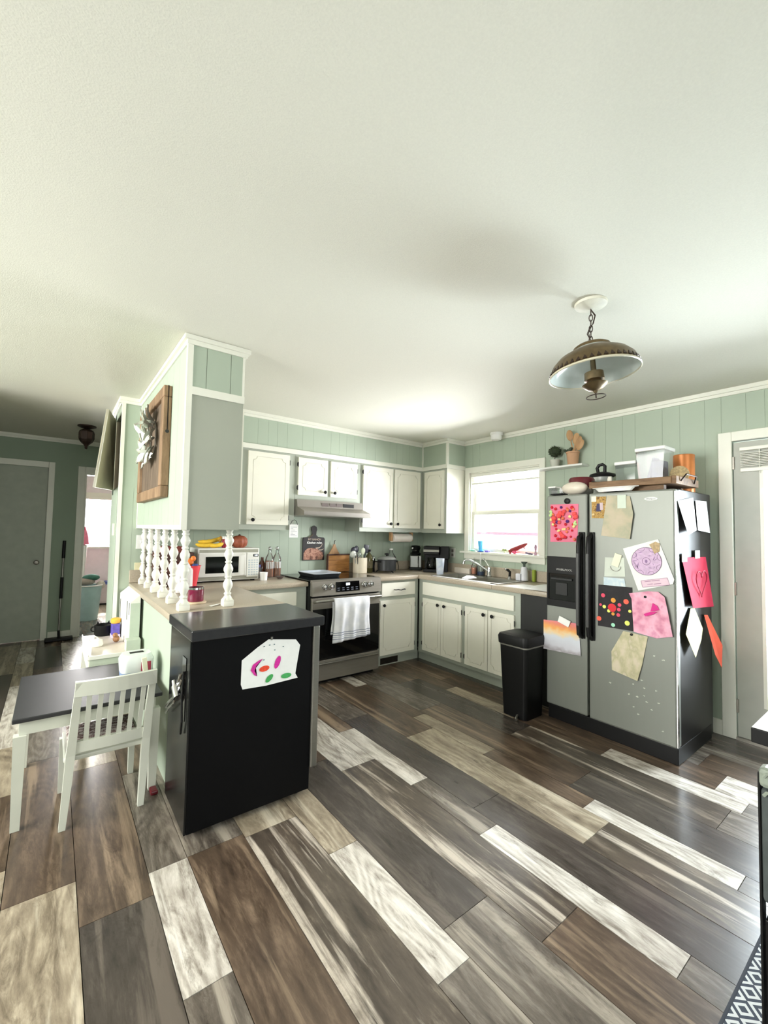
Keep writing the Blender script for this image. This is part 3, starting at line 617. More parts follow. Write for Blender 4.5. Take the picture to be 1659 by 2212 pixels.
# hanging cabinet over the peninsula
hc = thing('hanging_cabinet', 'tall cabinet hung over the peninsula with grey end panel', 'cabinet', (-3.08, -.8, 1.368))
HX0, HX1, HY, HZ = -3.232, -2.925, -1.577, 1.368
build('body', MB().box(HX0+.001, HX1, HY+.001, -.002, HZ, H-.001), BOXG, hc)
build('end_panel', MB().box(HX0, HX1, HY-.004, HY, HZ, 2.118), BOXG, hc)
for (a, b) in ((HX0, -3.14), (-3.137, -3.005), (-3.002, HX1)): build('soffit_panel', MB().box(a, b, HY-.005, HY, 2.16, H-.05), WALL, hc)
sp_ = -1.577
for w in (.20, .16, .2, .12, .2, .16, .2, .2, .137):
    build('side_panel', MB().box(HX0-.004, HX0, sp_+.0008, sp_+w-.0008, HZ, H-.05), WALL, hc); sp_ += w
build('band', MB().box(HX0+.02, HX1+.004, HY-.014, HY-.0055, 2.114, 2.158), TRIM, hc)
build('corner_bead', MB().box(HX0-.010, HX0-.0045, HY-.012, HY+.018, HZ-.004, H-.05).box(HX0-.0045, HX0+.02, HY-.012, HY-.0055, HZ-.004, H-.05), TRIM, hc)
build('bottom_bead', MB().box(HX0-.010, HX0-.0045, HY+.018, -.002, HZ-.004, HZ+.022).box(HX0-.010, HX0-.0045, -.03, -.002, HZ+.022, H-.05).box(HX1-.01, HX1+.003, HY-.008, HY-.0055, 2.158, H-.05), TRIM, hc)
m = MB(); m.box(HX0-CR, HX1+CR, HY-CR, -.3, H-.026, H-.0015).box(HX0-.014, HX1+.014, HY-.016, -.3, H-.05, H-.026); m.box(HX0-CR, HX0, -.3, -.002, H-.026, H-.0015).box(HX0-.014, HX0, -.3, -.002, H-.05, H-.026)
build('crown', m, TRIM, hc)
for y0 in (-1.55, -1.1): cab_door(hc, Matrix(((0, 0, 1, HX1), (1, 0, 0, y0), (0, 1, 0, ZD0), (0, 0, 0, 1))), .42, ZD1-ZD0, (.38 if y0 < -1.2 else .04, .045), None)

# balusters between worktop and hanging cabinet
prof = [(.030, .0405), (.022, .055), (.016, .066), (.021, .072), (.021, .078), (.014, .084), (.018, .096), (.0275, .118), (.0275, .134), (.018, .156), (.014, .164), (.020, .169), (.020, .175), (.014, .180),
        (.018, .192), (.0270, .212), (.0270, .226), (.018, .246), (.014, .254), (.020, .259), (.020, .265), (.014, .270), (.018, .282), (.0262, .300), (.0262, .314), (.018, .332), (.014, .340), (.019, .345), (.019, .351), (.014, .356),
        (.018, .366), (.0262, .384), (.0262, .394), (.018, .410), (.014, .418), (.020, .423), (.020, .430), (.015, .436), (.022, .4525)]
mbs = MB().box(-.030, .030, -.030, .030, .0005, .034, .004); mbs.frustum((-.030, .030, -.030, .030), (-.020, .020, -.020, .020), .034, .050); mbs.lathe(prof, n=18)
SPM = mbs.mesh('baluster', True); SPM.materials.append(TRIM)
sp_pos = [(-3.195, -1.500), (-3.195, -1.215), (-3.195, -.945), (-3.195, -.675), (-3.195, -.405), (-3.195, -.135), (-2.945, -1.480)]
sp_lab = ['turned white baluster at the front left corner of the peninsula', 'white baluster second from the front corner, along the hall side', 'white baluster third from the front corner, along the hall side', 'white baluster fourth from the front corner, along the hall side', 'white baluster next to last before the back wall', 'white baluster nearest the back wall', 'turned white baluster standing alone in front of the microwave']
for (x, y), lb in zip(sp_pos, sp_lab):
    o = bpy.data.objects.new('baluster', SPM); COL.objects.link(o); o.location = (x, y, CT); tag(o, lb, 'baluster', 'turned balusters under the hanging cabinet')

# ================================================================== STOVE AND HOOD
st = thing('stove', 'slide-in steel range with black oven window', 'stove', (-1.576, -.35, 0))
S0, S1 = -1.955, -1.197
build('body', MB().box(S0, S1, -.025, -.66, .03, .905), BLKM, st)
build('cooktop', MB().box(S0-.006, S1+.003, -.024, -.655, .917, .927, .003), WBLK, st)
m = MB(); m.add([(S0, -.655, .93), (S1, -.655, .93), (S1, -.690, .918), (S0, -.690, .918), (S0, -.705, .79), (S1, -.705, .79), (S1, -.66, .79), (S0, -.66, .79)], [(0,1,2,3),(3,2,5,4),(4,5,6,7),(0,7,6,1),(0,3,4,7),(1,6,5,2)])
cpn = build('control_panel', m, STEELD, st)
build('display', MB().add([(-1.714, -.6945, .905), (-1.455, -.6945, .905), (-1.455, -.7055, .815), (-1.714, -.7055, .815), (-1.714, -.690, .905), (-1.455, -.690, .905), (-1.455, -.698, .815), (-1.714, -.698, .815)], [(0,1,2,3),(4,7,6,5),(0,3,7,4),(1,5,6,2),(0,4,5,1),(3,2,6,7)]), WBLK, cpn)
DISP = bpy.data.materials.new('clock_display'); DISP.use_nodes = True; _p2 = DISP.node_tree.nodes['Principled BSDF']; _p2.inputs['Emission Color'].default_value = (.9, .97, 1, 1); _p2.inputs['Emission Strength'].default_value = 1.1; _p2.inputs['Base Color'].default_value = (.7, .8, .85, 1)
build('clock', MB().box(-1.605, -1.565, -.7015, -.6985, .870, .893), DISP, cpn)
GREYP = mat('panel_print', (120, 126, 140), .5)
m = MB()
for i in range(5):
    for j in range(2): m.box(-1.70+.05*i, -1.675+.05*i, -.7055+.0022*j, -.7025+.0022*j, .828+.018*j, .834+.018*j)
build('buttons', m, GREYP, cpn)
for x in (-1.835, -1.764, -1.400, -1.325):
    build('knob', MB().lathe([(.027, 0), (.027, .008), (.021, .012), (.019, .034), (.016, .038), (.002, .039)], n=20, T=Matrix.Translation((x, -.697, .868)) @ Matrix.Rotation(R(83), 4, 'X')).box(-.004, .004, -.018, .018, .036, .044, T=Matrix.Translation((x, -.697, .868)) @ Matrix.Rotation(R(83), 4, 'X')), CHROME, cpn, True)
dr = build('oven_door', MB().box(S0+.004, S1-.004, -.661, -.690, .225, .772, .005), STEELD, st)
build('oven_window', MB().box(S0+.012, S1-.012, -.6905, -.693, .228, .672, .001), WBLK, dr)
m = MB()
for (a, b) in ((-1.90, -1.80), (-1.76, -1.735), (-1.69, -1.60), (-1.55, -1.45), (-1.40, -1.30)): m.box(a, b, -.6885, -.6915, .778, .785)
build('vent_slot', m, BLKM, st)
build('handle', MB().tube([(-1.925, -.690, .735), (-1.925, -.735, .748), (-1.90, -.742, .750), (-1.576, -.744, .750), (-1.25, -.742, .750), (-1.227, -.735, .748), (-1.227, -.690, .735)], .013, 12), STEEL, dr, True)
dw_ = build('drawer', MB().box(S0+.004, S1-.004, -.661, -.690, .035, .215, .006), STEELD, st)
build('drawer_lip', MB().box(S0+.02, S1-.02, -.690, -.712, .176, .196, .006), STEEL, dw_)
build('plinth', MB().box(S0+.03, S1-.03, -.3, -.63, 0, .03), BLKM, st)
# dish towel over the oven handle
m = MB(); nx, nz = 26, 24; vs = []; fs = []
for side in (0, 1):
    off = len(vs)
    for j in range(nz+1):
        t = j/nz
        for i in range(nx+1):
            s = i/nx
            x = -1.765 + s*.385 + (.012*math.sin(t*5+s*3))*t
            bot = .372 + .030*s if side == 0 else .44
            z = .764 - t*(.764-bot)
            wv = .008*math.sin(s*19+t*1.5)*min(1, t*3) + .005*math.sin(s*41+2)*t
            y = (-.7615 - .012*min(1, t*6) + wv) if side == 0 else (-.728 + .3*wv)
            vs.append((x, y, z))
    for j in range(nz):
        for i in range(nx):
            a = off+j*(nx+1)+i; fs.append((a, a+1, a+nx+2, a+nx+1))
n1 = (nx+1)*(nz+1)
for i in range(nx): fs.append((i, i+1, n1+i+1, n1+i))
m.add(vs, fs)
TOWEL, nt, p = newmat('striped_towel'); tc = N(nt, 'ShaderNodeTexCoord'); sx_ = N(nt, 'ShaderNodeSeparateXYZ'); nt.links.new(tc.outputs['Object'], sx_.inputs[0])
no = N(nt, 'ShaderNodeTexNoise'); no.inputs['Scale'].default_value = 14; nt.links.new(tc.outputs['Object'], no.inputs['Vector'])
r1 = N(nt, 'ShaderNodeValToRGB'); r1.color_ramp.elements[0].position = .35; r1.color_ramp.elements[0].color = srgb(222, 224, 230); r1.color_ramp.elements[1].position = .7; r1.color_ramp.elements[1].color = srgb(240, 240, 242); nt.links.new(no.outputs[0], r1.inputs[0])
r3 = N(nt, 'ShaderNodeValToRGB'); r3.color_ramp.interpolation = 'CONSTANT'; e = r3.color_ramp.elements; e[0].position = 0; e[0].color = (0, 0, 0, 1); e[1].position = .40; e[1].color = (1, 1, 1, 1)
for pp, vv in ((.407, 0), (.418, 1), (.425, 0), (.437, 1), (.444, 0), (.456, 1), (.463, 0)):
    k = e.new(pp); k.color = (vv, vv, vv, 1)
nt.links.new(sx_.outputs[2], r3.inputs[0])
mxn = N(nt, 'ShaderNodeMix', data_type='RGBA'); mxn.inputs['B'].default_value = srgb(150, 156, 172); nt.links.new(r3.outputs[0], mxn.inputs['Factor']); nt.links.new(r1.outputs[0], mxn.inputs['A']); nt.links.new(mxn.outputs['Result'], p.inputs['Base Color']); p.inputs['Roughness'].default_value = .9
o = build('dish_towel', m, TOWEL, None, True); tag(o, 'white dish towel with grey stripes hung on the oven handle', 'towel')
md = o.modifiers.new('solid', 'SOLIDIFY'); md.thickness = .003
# tray on the cooktop
t = thing('baking_tray', 'shallow steel baking tray resting on the cooktop', 'tray', (-1.70, -.36, .928))
def rrect(w, h, r, n=4):
    pts = []
    for cx, cy, a0 in ((w/2-r, h/2-r, 0), (-w/2+r, h/2-r, 90), (-w/2+r, -h/2+r, 180), (w/2-r, -h/2+r, 270)):
        for k in range(n+1):
            a = R(a0+90*k/n); pts.append((cx+r*math.cos(a), cy+r*math.sin(a)))
    return pts
def pan_mb(w, h, hz, r, flare, lip, T):
    mb = MB(); A = rrect(w-2*flare, h-2*flare, r); B = rrect(w, h, r+flare); Cc = rrect(w+2*lip, h+2*lip, r+flare+lip); n = len(A)
    vs = [(a[0], a[1], 0) for a in A]+[(b[0], b[1], hz) for b in B]+[(c[0], c[1], hz) for c in Cc]+[(c[0], c[1], hz-.003) for c in Cc]+[(b[0]*1.004, b[1]*1.004, hz-.004) for b in B]+[(a[0]*1.01, a[1]*1.01, -.003) for a in A]
    fs = [tuple(range(n)), tuple(reversed(range(5*n, 6*n)))]
    for L in range(5):
        for k in range(n):
            j = (k+1) % n; fs.append((L*n+k, L*n+j, (L+1)*n+j, (L+1)*n+k))
    return mb.add(vs, fs, T)
TB = Matrix.Translation((-1.685, -.33, .931)) @ Matrix.Rotation(R(2), 4, 'Z')
build('pan', pan_mb(.31, .36, .030, .03, .02, .004, TB), mat('dark_tray', (60, 64, 66), .4, metal=.5), t)
build('liner', pan_mb(.28, .33, .018, .03, .012, .022, Matrix.Translation((0, 0, .018)) @ TB), mat('bright_tray', (206, 214, 224), .3, metal=.3), t)
# range hood
hd = thing('range_hood', 'grey steel range hood under the short cabinet', 'hood', (-1.576, -.25, 1.51))
HG = mat('hood_grey', (150, 145, 138), .38, metal=.35, var=.04)
m = MB().add([(S0+.002, -.002, 1.670), (S1-.002, -.002, 1.670), (S1-.002, -.34, 1.670), (S0+.002, -.34, 1.670), (S0+.002, -.355, 1.600), (S1-.002, -.355, 1.600), (S1-.002, -.495, 1.555), (S0+.002, -.495, 1.555), (S0+.002, -.495, 1.512), (S1-.002, -.495, 1.512), (S1-.002, -.002, 1.512), (S0+.002, -.002, 1.512)],
  [(0,1,2,3),(3,2,5,4),(4,5,6,7),(7,6,9,8),(8,9,10,11),(0,11,10,1),(0,3,4,7,8,11),(1,10,9,6,5,2)])
body = build('canopy', m, HG, hd)
for (a, b) in ((-1.69, -1.61), (-1.60, -1.53), (-1.52, -1.45)): build('vent', MB().box(a, b, -.3525, -.345, 1.612, 1.648), mat('hood_vent', (96, 84, 80), .5), hd)
sw = build('switch_plate', MB().box(-1.44, -1.31, -.353, -.345, 1.612, 1.648), BLKM, hd)
build('front_edge', MB().box(S0, S1, -.493, -.502, 1.512, 1.522), STEEL, hd)

# ================================================================== FRIDGE
fr = thing('refrigerator', 'grey steel side-by-side fridge covered in drawings', 'refrigerator', (-.43, -2.664, 0))
FX = -.767; FY0, FY1 = -2.231, -3.099
build('case', MB().box(-.10, -.700, FY1+.006, FY0-.006, .02, 1.680, .006), mat('fridge_side_black', (16, 16, 17), .34, var=.12, scale=30, bump=.1, bscale=300, spec=.3), fr)
build('grille', MB().box(-.14, -.745, FY1+.004, FY0-.004, 0, .100, .004), BLKM, fr)
dl = build('door', MB().box(-.702, FX, -2.5475, FY0, .108, 1.676, .012), STEELF, fr)
dr_ = build('door', MB().box(-.702, FX, FY1, -2.5595, .104, 1.676, .012), STEELF, fr)
tag(dl, 'narrow freezer door with dispenser'); tag(dr_, 'wide fresh food door')
build('trim_strip', MB().box(-.745, FX-.0006, FY1-.0025, FY1+.004, .112, 1.66, .001), CHROME, dr_)  # bright strip put in for the highlight on the rounded door edge
for (y, dd) in ((-2.512, dl), (-2.582, dr_)):
    build('handle', MB().add([], []).tube([(FX, y, 1.385), (FX-.045, y, 1.36), (FX-.052, y, 1.30), (FX-.052, y, .74), (FX-.045, y, .68), (FX, y, .655)], .016, 10).box(FX-.012, FX+.0, y-.024, y+.024, .645, 1.40, .008), BLKM, dd, True)
    build('handle_grip', MB().box(FX-.071, FX-.060, y-.010, y+.010, .74, 1.25, .004), mat('grip_grey', (70, 70, 70), .3), dd)
dsp = build('dispenser', MB().box(FX-.008, FX+.0, -2.474, -2.238, 1.085, 1.214, .003).box(FX-.008, FX+.0, -2.474, -2.462, .842, 1.085).box(FX-.008, FX, -2.252, -2.238, .842, 1.085).box(FX-.010, FX, -2.474, -2.238, .842, .892, .003), BLKM, dl)
build('recess', MB().box(FX-.0015, FX-.0005, -2.462, -2.252, .892, 1.085), WBLK, dl)
build('paddle', MB().box(FX-.006, FX-.0015, -2.40, -2.31, .93, 1.02, .002).box(FX-.010, FX-.0015, -2.44, -2.27, 1.04, 1.055, .002), BLK, dsp)
LGREY = mat('silver_print', (176, 176, 172), .4)
lettering('WHIRLPOOL', .022, face_mx(FX-.0088, -2.378, 1.118), LGREY, dsp)
bd = build('badge', MB().lathe([(.039, 0), (.039, .003), (.032, .0045)], n=24, sy=.30, T=Matrix.Translation((FX, -2.964, 1.618)) @ Matrix(((0, 0, -1, 0), (-1, 0, 0, 0), (0, 1, 0, 0), (0, 0, 0, 1)))), WHITE, dr_, True)
lettering('Whirlpool', .013, face_mx(FX-.0052, -2.964, 1.618), mat('badge_print', (120, 122, 126), .4), dr_)
for y in (-2.30, -2.70): build('hinge_cap', MB().box(-.66, -.755, y-.045, y+.045, 1.681, 1.692, .003), BLKM, fr)
m = MB(); rr = random.Random(5)
for (y, z) in [(-2.703,.388),(-2.901,.458),(-2.917,.415),(-2.984,.417),(-2.822,.349),(-2.872,.348),(-2.914,.366),(-2.997,.346),(-2.957,.293),(-2.854,.277),(-2.878,.238),(-3.025,.616),(-2.973,.63),(-2.851,.422),(-3.018,.183),(-2.93,.332)]:
    n = 7; pts = []
    for k in range(n):
        a = 2*math.pi*k/n; q = rr.uniform(.003, .009); pts.append((FX-.0004, y+q*1.2*math.cos(a), z+q*.7*math.sin(a)))
    m.sheet(pts, .0005)
tag(build('sticker_residue', m, mat('residue', (196, 198, 186), .8), dr_), kind='stuff')

# ---- papers and magnets on the fridge
def paper(name, pts, m_, label, cat, off=.003, bow=None, side=False, depth=None):
    P = []
    for i, (a, z) in enumerate(pts):
        b = (bow[i] if bow else 0)
        P.append((FX-off-b, a, z) if not side else (a, FY1-off-b, z))
    o = build(name, MB().sheet(P, .0010), m_); tag(o, label, cat); return o
PINKP = mat('pink_paper', (226, 122, 148), .8, var=.06)
o = paper('pompom_picture', [(-2.264,1.608),(-2.487,1.604),(-2.478,1.327),(-2.264,1.322)], PINKP, 'pink sheet glued with coloured pompoms on the freezer door', 'artwork')
pr_ = random.Random(11)
PC = {'red': (206, 34, 52), 'coral': (238, 84, 84), 'orange': (226, 120, 84), 'purple': (84, 40, 116), 'yellow': (234, 218, 150), 'green': (190, 220, 150)}
PD = {'red': [(-2.28,1.585),(-2.31,1.572),(-2.44,1.58),(-2.46,1.50),(-2.39,1.455),(-2.31,1.445),(-2.315,1.42),(-2.45,1.455),(-2.31,1.37),(-2.39,1.36),(-2.43,1.365),(-2.35,1.345),(-2.44,1.41),(-2.33,1.345)],
 'coral': [(-2.35,1.54),(-2.37,1.53),(-2.34,1.52),(-2.30,1.50),(-2.46,1.53),(-2.47,1.51),(-2.36,1.375),(-2.35,1.39),(-2.37,1.365),(-2.34,1.47),(-2.30,1.475),(-2.38,1.55)],
 'orange': [(-2.40,1.575),(-2.45,1.565),(-2.29,1.53),(-2.37,1.50),(-2.41,1.425),(-2.46,1.345),(-2.40,1.40),(-2.41,1.56)],
 'purple': [(-2.355,1.583),(-2.425,1.553),(-2.405,1.478),(-2.325,1.472)],
 'yellow': [(-2.425,1.512),(-2.29,1.455),(-2.34,1.41),(-2.37,1.418),(-2.385,1.42),(-2.33,1.405),(-2.455,1.44),(-2.34,1.495),(-2.275,1.49)],
 'green': [(-2.275,1.54),(-2.27,1.525),(-2.272,1.552),(-2.465,1.475),(-2.47,1.455),(-2.462,1.46)]}
for nm, L in PD.items():
    m = MB()
    for (y, z) in L: q = pr_.uniform(.008, .013) if nm != 'coral' else pr_.uniform(.013, .02); m.sph((FX-.004-q*.6, y, z), (q*.8, q, q), 8, 6)
    tag(build('pompoms', m, mat('pompom_'+nm, PC[nm], .95, var=.1, bump=.5, bscale=200), o, True), nm+' pompoms', kind='stuff')
tag(build('magnet', MB().lathe([(.021, 0), (.021, .010), (.014, .014), (.003, .015)], n=18, T=Matrix.Translation((FX-.0045, -2.402, 1.628)) @ Matrix.Rotation(R(-90), 4, 'Y')), BLKM, None, True), 'round black magnet over the pompom picture', 'magnet')
o = paper('photo_print', [(-2.583,1.650),(-2.683,1.648),(-2.678,1.497),(-2.583,1.500)], blotch('photo_leaves', (120, 84, 40), [(196, 160, 90), (150, 110, 50), (220, 196, 140)], 45), 'small snapshot of figures among golden leaves on fridge', 'photograph')
build('figure_print', MB().sheet([(FX-.0045, -2.620, 1.600), (FX-.0045, -2.645, 1.600), (FX-.0045, -2.650, 1.545), (FX-.0045, -2.615, 1.545)], .0004), mat('fig_blue', (70, 66, 96), .8), o)
build('figure_print', MB().sheet([(FX-.0046, -2.640, 1.606), (FX-.0046, -2.662, 1.606), (FX-.0046, -2.664, 1.555), (FX-.0046, -2.643, 1.555)], .0004), mat('fig_pink', (206, 186, 190), .8), o)
build('corner_magnet', MB().box(FX-.0065, FX-.0042, -2.616, -2.583, 1.614, 1.652), mat('cream_magnet', (240, 236, 210), .6), o)
paper('kraft_drawing', [(-2.690,1.655),(-2.839,1.642),(-2.864,1.523),(-2.841,1.358),(-2.650,1.377)], blotch('kraft_map', (198, 184, 162), [(190, 180, 154), (172, 170, 146), (196, 184, 160)], 9), 'tan paper with faded green map-like drawing, top of fridge', 'artwork', .004, [0, .002, .014, .010, .002])
tag(build('note_magnet', MB().box(FX-.0125, FX-.0085, -2.818, -2.762, 1.562, 1.652, .001), mat('mint_magnet', (206, 216, 200), .6)), 'pale rectangular magnet on the tan drawing', 'magnet')
# colouring page with round ornament
mp_ = paper('colouring_page', [(-2.793,1.294),(-3.004,1.362),(-3.092,1.118),(-3.085,1.089),(-2.886,1.026)], PAPER, 'white colouring page with a round lilac ornament', 'artwork', .004, [0, 0, .004, .006, 0])
INK = mat('plum_ink', (112, 84, 116), .8); LIL = mat('lilac_crayon', (206, 178, 206), .85, var=.12, scale=60); INK2 = mat('mauve_ink', (176, 136, 164), .8)
cy, cz, rad = -2.937, 1.219, .089
def disc(y, z, r, x, n=28, t=.0004, sy=1): return MB().sheet([(x, y-r*sy*math.cos(2*math.pi*k/n), z+r*math.sin(2*math.pi*k/n)) for k in range(n)], t)
def ring(mb, y, z, r0, r1, x, a0=0, a1=360, n=40):
    vs = []; fs = []; full = abs(a1-a0) >= 360; m_ = n if full else n+1
    for k in range(m_):
        a = R(a0+(a1-a0)*k/n)
        for rr_ in (r0, r1): vs.append((x, y-rr_*math.cos(a), z+rr_*math.sin(a)))
    for k in range(n):
        j = (k+1) % m_; fs.append((2*k, 2*k+1, 2*j+1, 2*j))
    return mb.add(vs, fs)
build('ornament_fill', disc(cy, cz, rad, FX-.0095), LIL, mp_)
m = ring(MB(), cy, cz, rad-.003, rad, FX-.0101); ring(m, cy, cz, .022, .0245, FX-.0101)
for k in range(8):
    a = R(45*k+20); ring(m, cy-rad*math.cos(a), cz+rad*math.sin(a), .020, .0222, FX-.0101, 45*k+20+115, 45*k+20+245, 12)
build('ornament_lines', m, INK, mp_)
m = MB(); rr = random.Random(2)
for k in range(18):
    a = rr.uniform(0, 6.28); q = rr.uniform(.034, .075); y, z = cy+q*math.cos(a), cz+q*math.sin(a); s = rr.uniform(.004, .009)
    m.sheet([(FX-.0103, y-s*2*math.cos(a*3), z-s*2*math.sin(a*3)), (FX-.0103, y+s*.4*math.sin(a*3), z-s*.4*math.cos(a*3)), (FX-.0103, y+s*2*math.cos(a*3), z+s*2*math.sin(a*3)), (FX-.0103, y-s*.4*math.sin(a*3), z+s*.4*math.cos(a*3))], .0003)
m.sheet([(FX-.0103, cy-.008*math.cos(2*math.pi*k/10), cz+.011*math.sin(2*math.pi*k/10)) for k in range(10)], .0003)
build('ornament_pattern', m, mat('plum_crayon', (150, 120, 160), .85), mp_)
bx_ = [(-2.905,1.092),(-3.055,1.125),(-3.068,1.083),(-2.915,1.052)]
build('caption_box', MB().sheet([(FX-.0095, a, z) for a, z in bx_], .0004), mat('caption_pink', (222, 196, 208), .8), mp_)
m = MB()
for i in range(4):
    (a, z), (a2, z2) = bx_[i], bx_[(i+1) % 4]; m.cyl((FX-.0102, a, z), (FX-.0102, a2, z2), .0014, 5)
for (a, z, L) in ((-2.945, 1.092, .035), (-2.99, 1.102, .045), (-2.958, 1.076, .03), (-3.0, 1.083, .04)): m.cyl((FX-.0102, a+L/2, z-L*.11), (FX-.0102, a-L/2, z+L*.11), .0019, 5)
build('caption_lines', m, INK2, mp_)
tag(build('leaf_magnet', MB().sheet([(FX-.0108, -2.955, 1.325), (FX-.0115, -2.99, 1.345), (FX-.0108, -3.015, 1.335), (FX-.0108, -3.012, 1.285), (FX-.0108, -2.985, 1.268), (FX-.0108, -2.972, 1.30)], .004), mat('tan_magnet', (176, 150, 108), .5, var=.25, scale=80)), 'tan leaf-shaped magnet on the colouring page', 'magnet')
o = paper('memo_sheet', [(-2.674,1.229),(-2.800,1.233),(-2.805,1.108),(-2.669,1.098)], mat('pale_memo', (206, 212, 200), .8), 'pale blank memo sheet under a clip magnet', 'paper', .002)
o = tag(build('clip_magnet', MB().prism([(-.023, -.043), (.023, -.043), (.023, .043), (-.023, .043)], .007, T=Matrix.Translation((FX-.0035, -2.754, 1.214)) @ Matrix.Rotation(R(-90), 4, 'Z') @ Matrix.Rotation(R(90), 4, 'X') @ Matrix.Rotation(R(-17), 4, 'Z')), mat('cream_clip', (226, 226, 200), .5)), 'cream rectangular clip magnet with wire loop', 'magnet')
build('wire_loop', MB().tube([(FX-.006, -2.745+.033*math.cos(R(a)), 1.168+.028*math.sin(R(a))) for a in range(170, 380, 15)], .0018, 6), STEELD, o, True)
paper('blue_memo', [(-2.665,1.092),(-2.800,1.095),(-2.810,1.030),(-2.665,1.030)], blotch('blue_wash', (214, 224, 226), [(190, 208, 218), (222, 228, 226)], 20), 'small pale blue watercolour note above the dotted sheet', 'artwork', .0032)
o = paper('dotted_sheet', [(-2.629,1.038),(-2.849,1.042),(-2.853,.760),(-2.625,.755)], mat('black_card', (34, 31, 34), .75, var=.25, scale=30), 'black card painted with bright coloured dots', 'artwork', .0045)
DD = {'red': [(-2.722,.892,.028,(214, 26, 44))], 'orange': [(-2.730,.943,.016,(214, 146, 50)), (-2.728,.852,.011,(196, 120, 60))], 'coral': [(-2.812,.945,.017,(240, 96, 72)), (-2.634,.806,.016,(240, 96, 72))], 'pink': [(-2.770,.918,.012,(226, 70, 100)), (-2.766,.886,.012,(226, 70, 100)), (-2.762,.850,.012,(180, 50, 76)), (-2.662,.968,.014,(190, 40, 100)), (-2.645,.902,.009,(206, 100, 116))],
 'lime': [(-2.818,.806,.016,(226, 230, 110)), (-2.670,.892,.012,(190, 208, 150)), (-2.700,.868,.011,(234, 220, 130)), (-2.835,.886,.010,(190, 206, 150))], 'mint': [(-2.728,.778,.013,(160, 220, 190))]}
for nm, L in DD.items():
    dm = mat('dot_'+nm, L[0][3], .6, var=.08)
    for (y, z, r, c) in L: build('paint_dot', disc(y, z, r, FX-.0058, 12, .0012), dm, o)
o = paper('pink_painting', [(-2.830,1.003),(-2.947,1.030),(-3.005,1.034),(-3.044,1.006),(-3.062,.917),(-3.084,.773),(-2.993,.744),(-2.859,.759),(-2.847,.969)], blotch('pink_wash', (206, 130, 156), [(226, 160, 182), (234, 180, 200), (214, 140, 170)], 14), 'curling sheet of pale pink watercolour wash', 'artwork', .0075, [0, .002, .008, .016, .018, .012, .004, .002, .002])
build('brush_mark', MB().sheet([(FX-.0262, -2.925, .885), (FX-.0262, -2.965, .905), (FX-.0262, -3.005, .912), (FX-.0262, -2.975, .888), (FX-.0262, -2.935, .872)], .0004).sheet([(FX-.0262, -2.965, .908), (FX-.0262, -2.978, .962), (FX-.0262, -3.005, .945), (FX-.0262, -3.015, .925), (FX-.0262, -2.985, .912)], .0004), mat('magenta_paint', (206, 40, 130), .7), o)
paper('plant_sketch', [(-2.792,.750),(-2.940,.742),(-2.908,.561),(-2.881,.452),(-2.721,.480),(-2.716,.601)], blotch('sketch_plant', (208, 196, 174), [(196, 188, 156), (178, 172, 138), (208, 196, 176)], 22, stretch=(1, 1, .6)), 'cream paper with a green pencil plant sketch', 'artwork', .0035, [0, 0, .006, .012, .008, .002])
rb, nt, p = newmat('sunset_wash'); tc = N(nt, 'ShaderNodeTexCoord'); sx_ = N(nt, 'ShaderNodeSeparateXYZ'); nt.links.new(tc.outputs['Object'], sx_.inputs[0])
no = N(nt, 'ShaderNodeTexNoise'); no.inputs['Scale'].default_value = 18; nt.links.new(tc.outputs['Object'], no.inputs['Vector'])
ma = N(nt, 'ShaderNodeMath', operation='MULTIPLY_ADD'); ma.inputs[1].default_value = .06; nt.links.new(no.outputs[0], ma.inputs[0]); nt.links.new(sx_.outputs[2], ma.inputs[2])
mr = N(nt, 'ShaderNodeMapRange'); mr.inputs['From Min'].default_value = .53; mr.inputs['From Max'].default_value = .77; nt.links.new(ma.outputs[0], mr.inputs['Value'])
rp = N(nt, 'ShaderNodeValToRGB'); e = rp.color_ramp.elements; e[0].position = 0; e[0].color = srgb(206, 204, 210); e[1].position = 1; e[1].color = srgb(226, 130, 150)
for q, c in ((.10, (160, 154, 160)), (.22, (200, 200, 208)), (.5, (206, 210, 218)), (.64, (232, 206, 160)), (.76, (236, 168, 96)), (.88, (228, 140, 110))):
    k = e.new(q); k.color = srgb(*c)
nt.links.new(mr.outputs[0], rp.inputs[0]); nt.links.new(rp.outputs[0], p.inputs['Base Color']); p.inputs['Roughness'].default_value = .8
paper('sunset_painting', [(-2.215,.727),(-2.486,.743),(-2.507,.520),(-2.217,.509)], rb, 'watercolour sunset sheet low on the freezer door', 'artwork', .0035, [.010, 0, .008, .014])
tag(build('paper_magnet', MB().sheet([(FX-.016, -2.346, .778), (FX-.016, -2.433, .750), (FX-.016, -2.415, .705), (FX-.016, -2.332, .733)], .003), PAPER), 'white rectangular magnet holding the sunset sheet', 'magnet')
for (y, z, lb) in ((-2.930, .992, 'small dark round magnet on the pink sheet'), (-2.845, .738, 'small dark round magnet on the plant sketch')):
    tag(build('button_magnet', MB().lathe([(.008, 0), (.008, .005), (.003, .007)], n=12, T=Matrix.Translation((FX-(.0085 if z > .9 else .0075), y, z)) @ Matrix.Rotation(R(-90), 4, 'Y')), BLKM, None, True), lb, 'magnet')
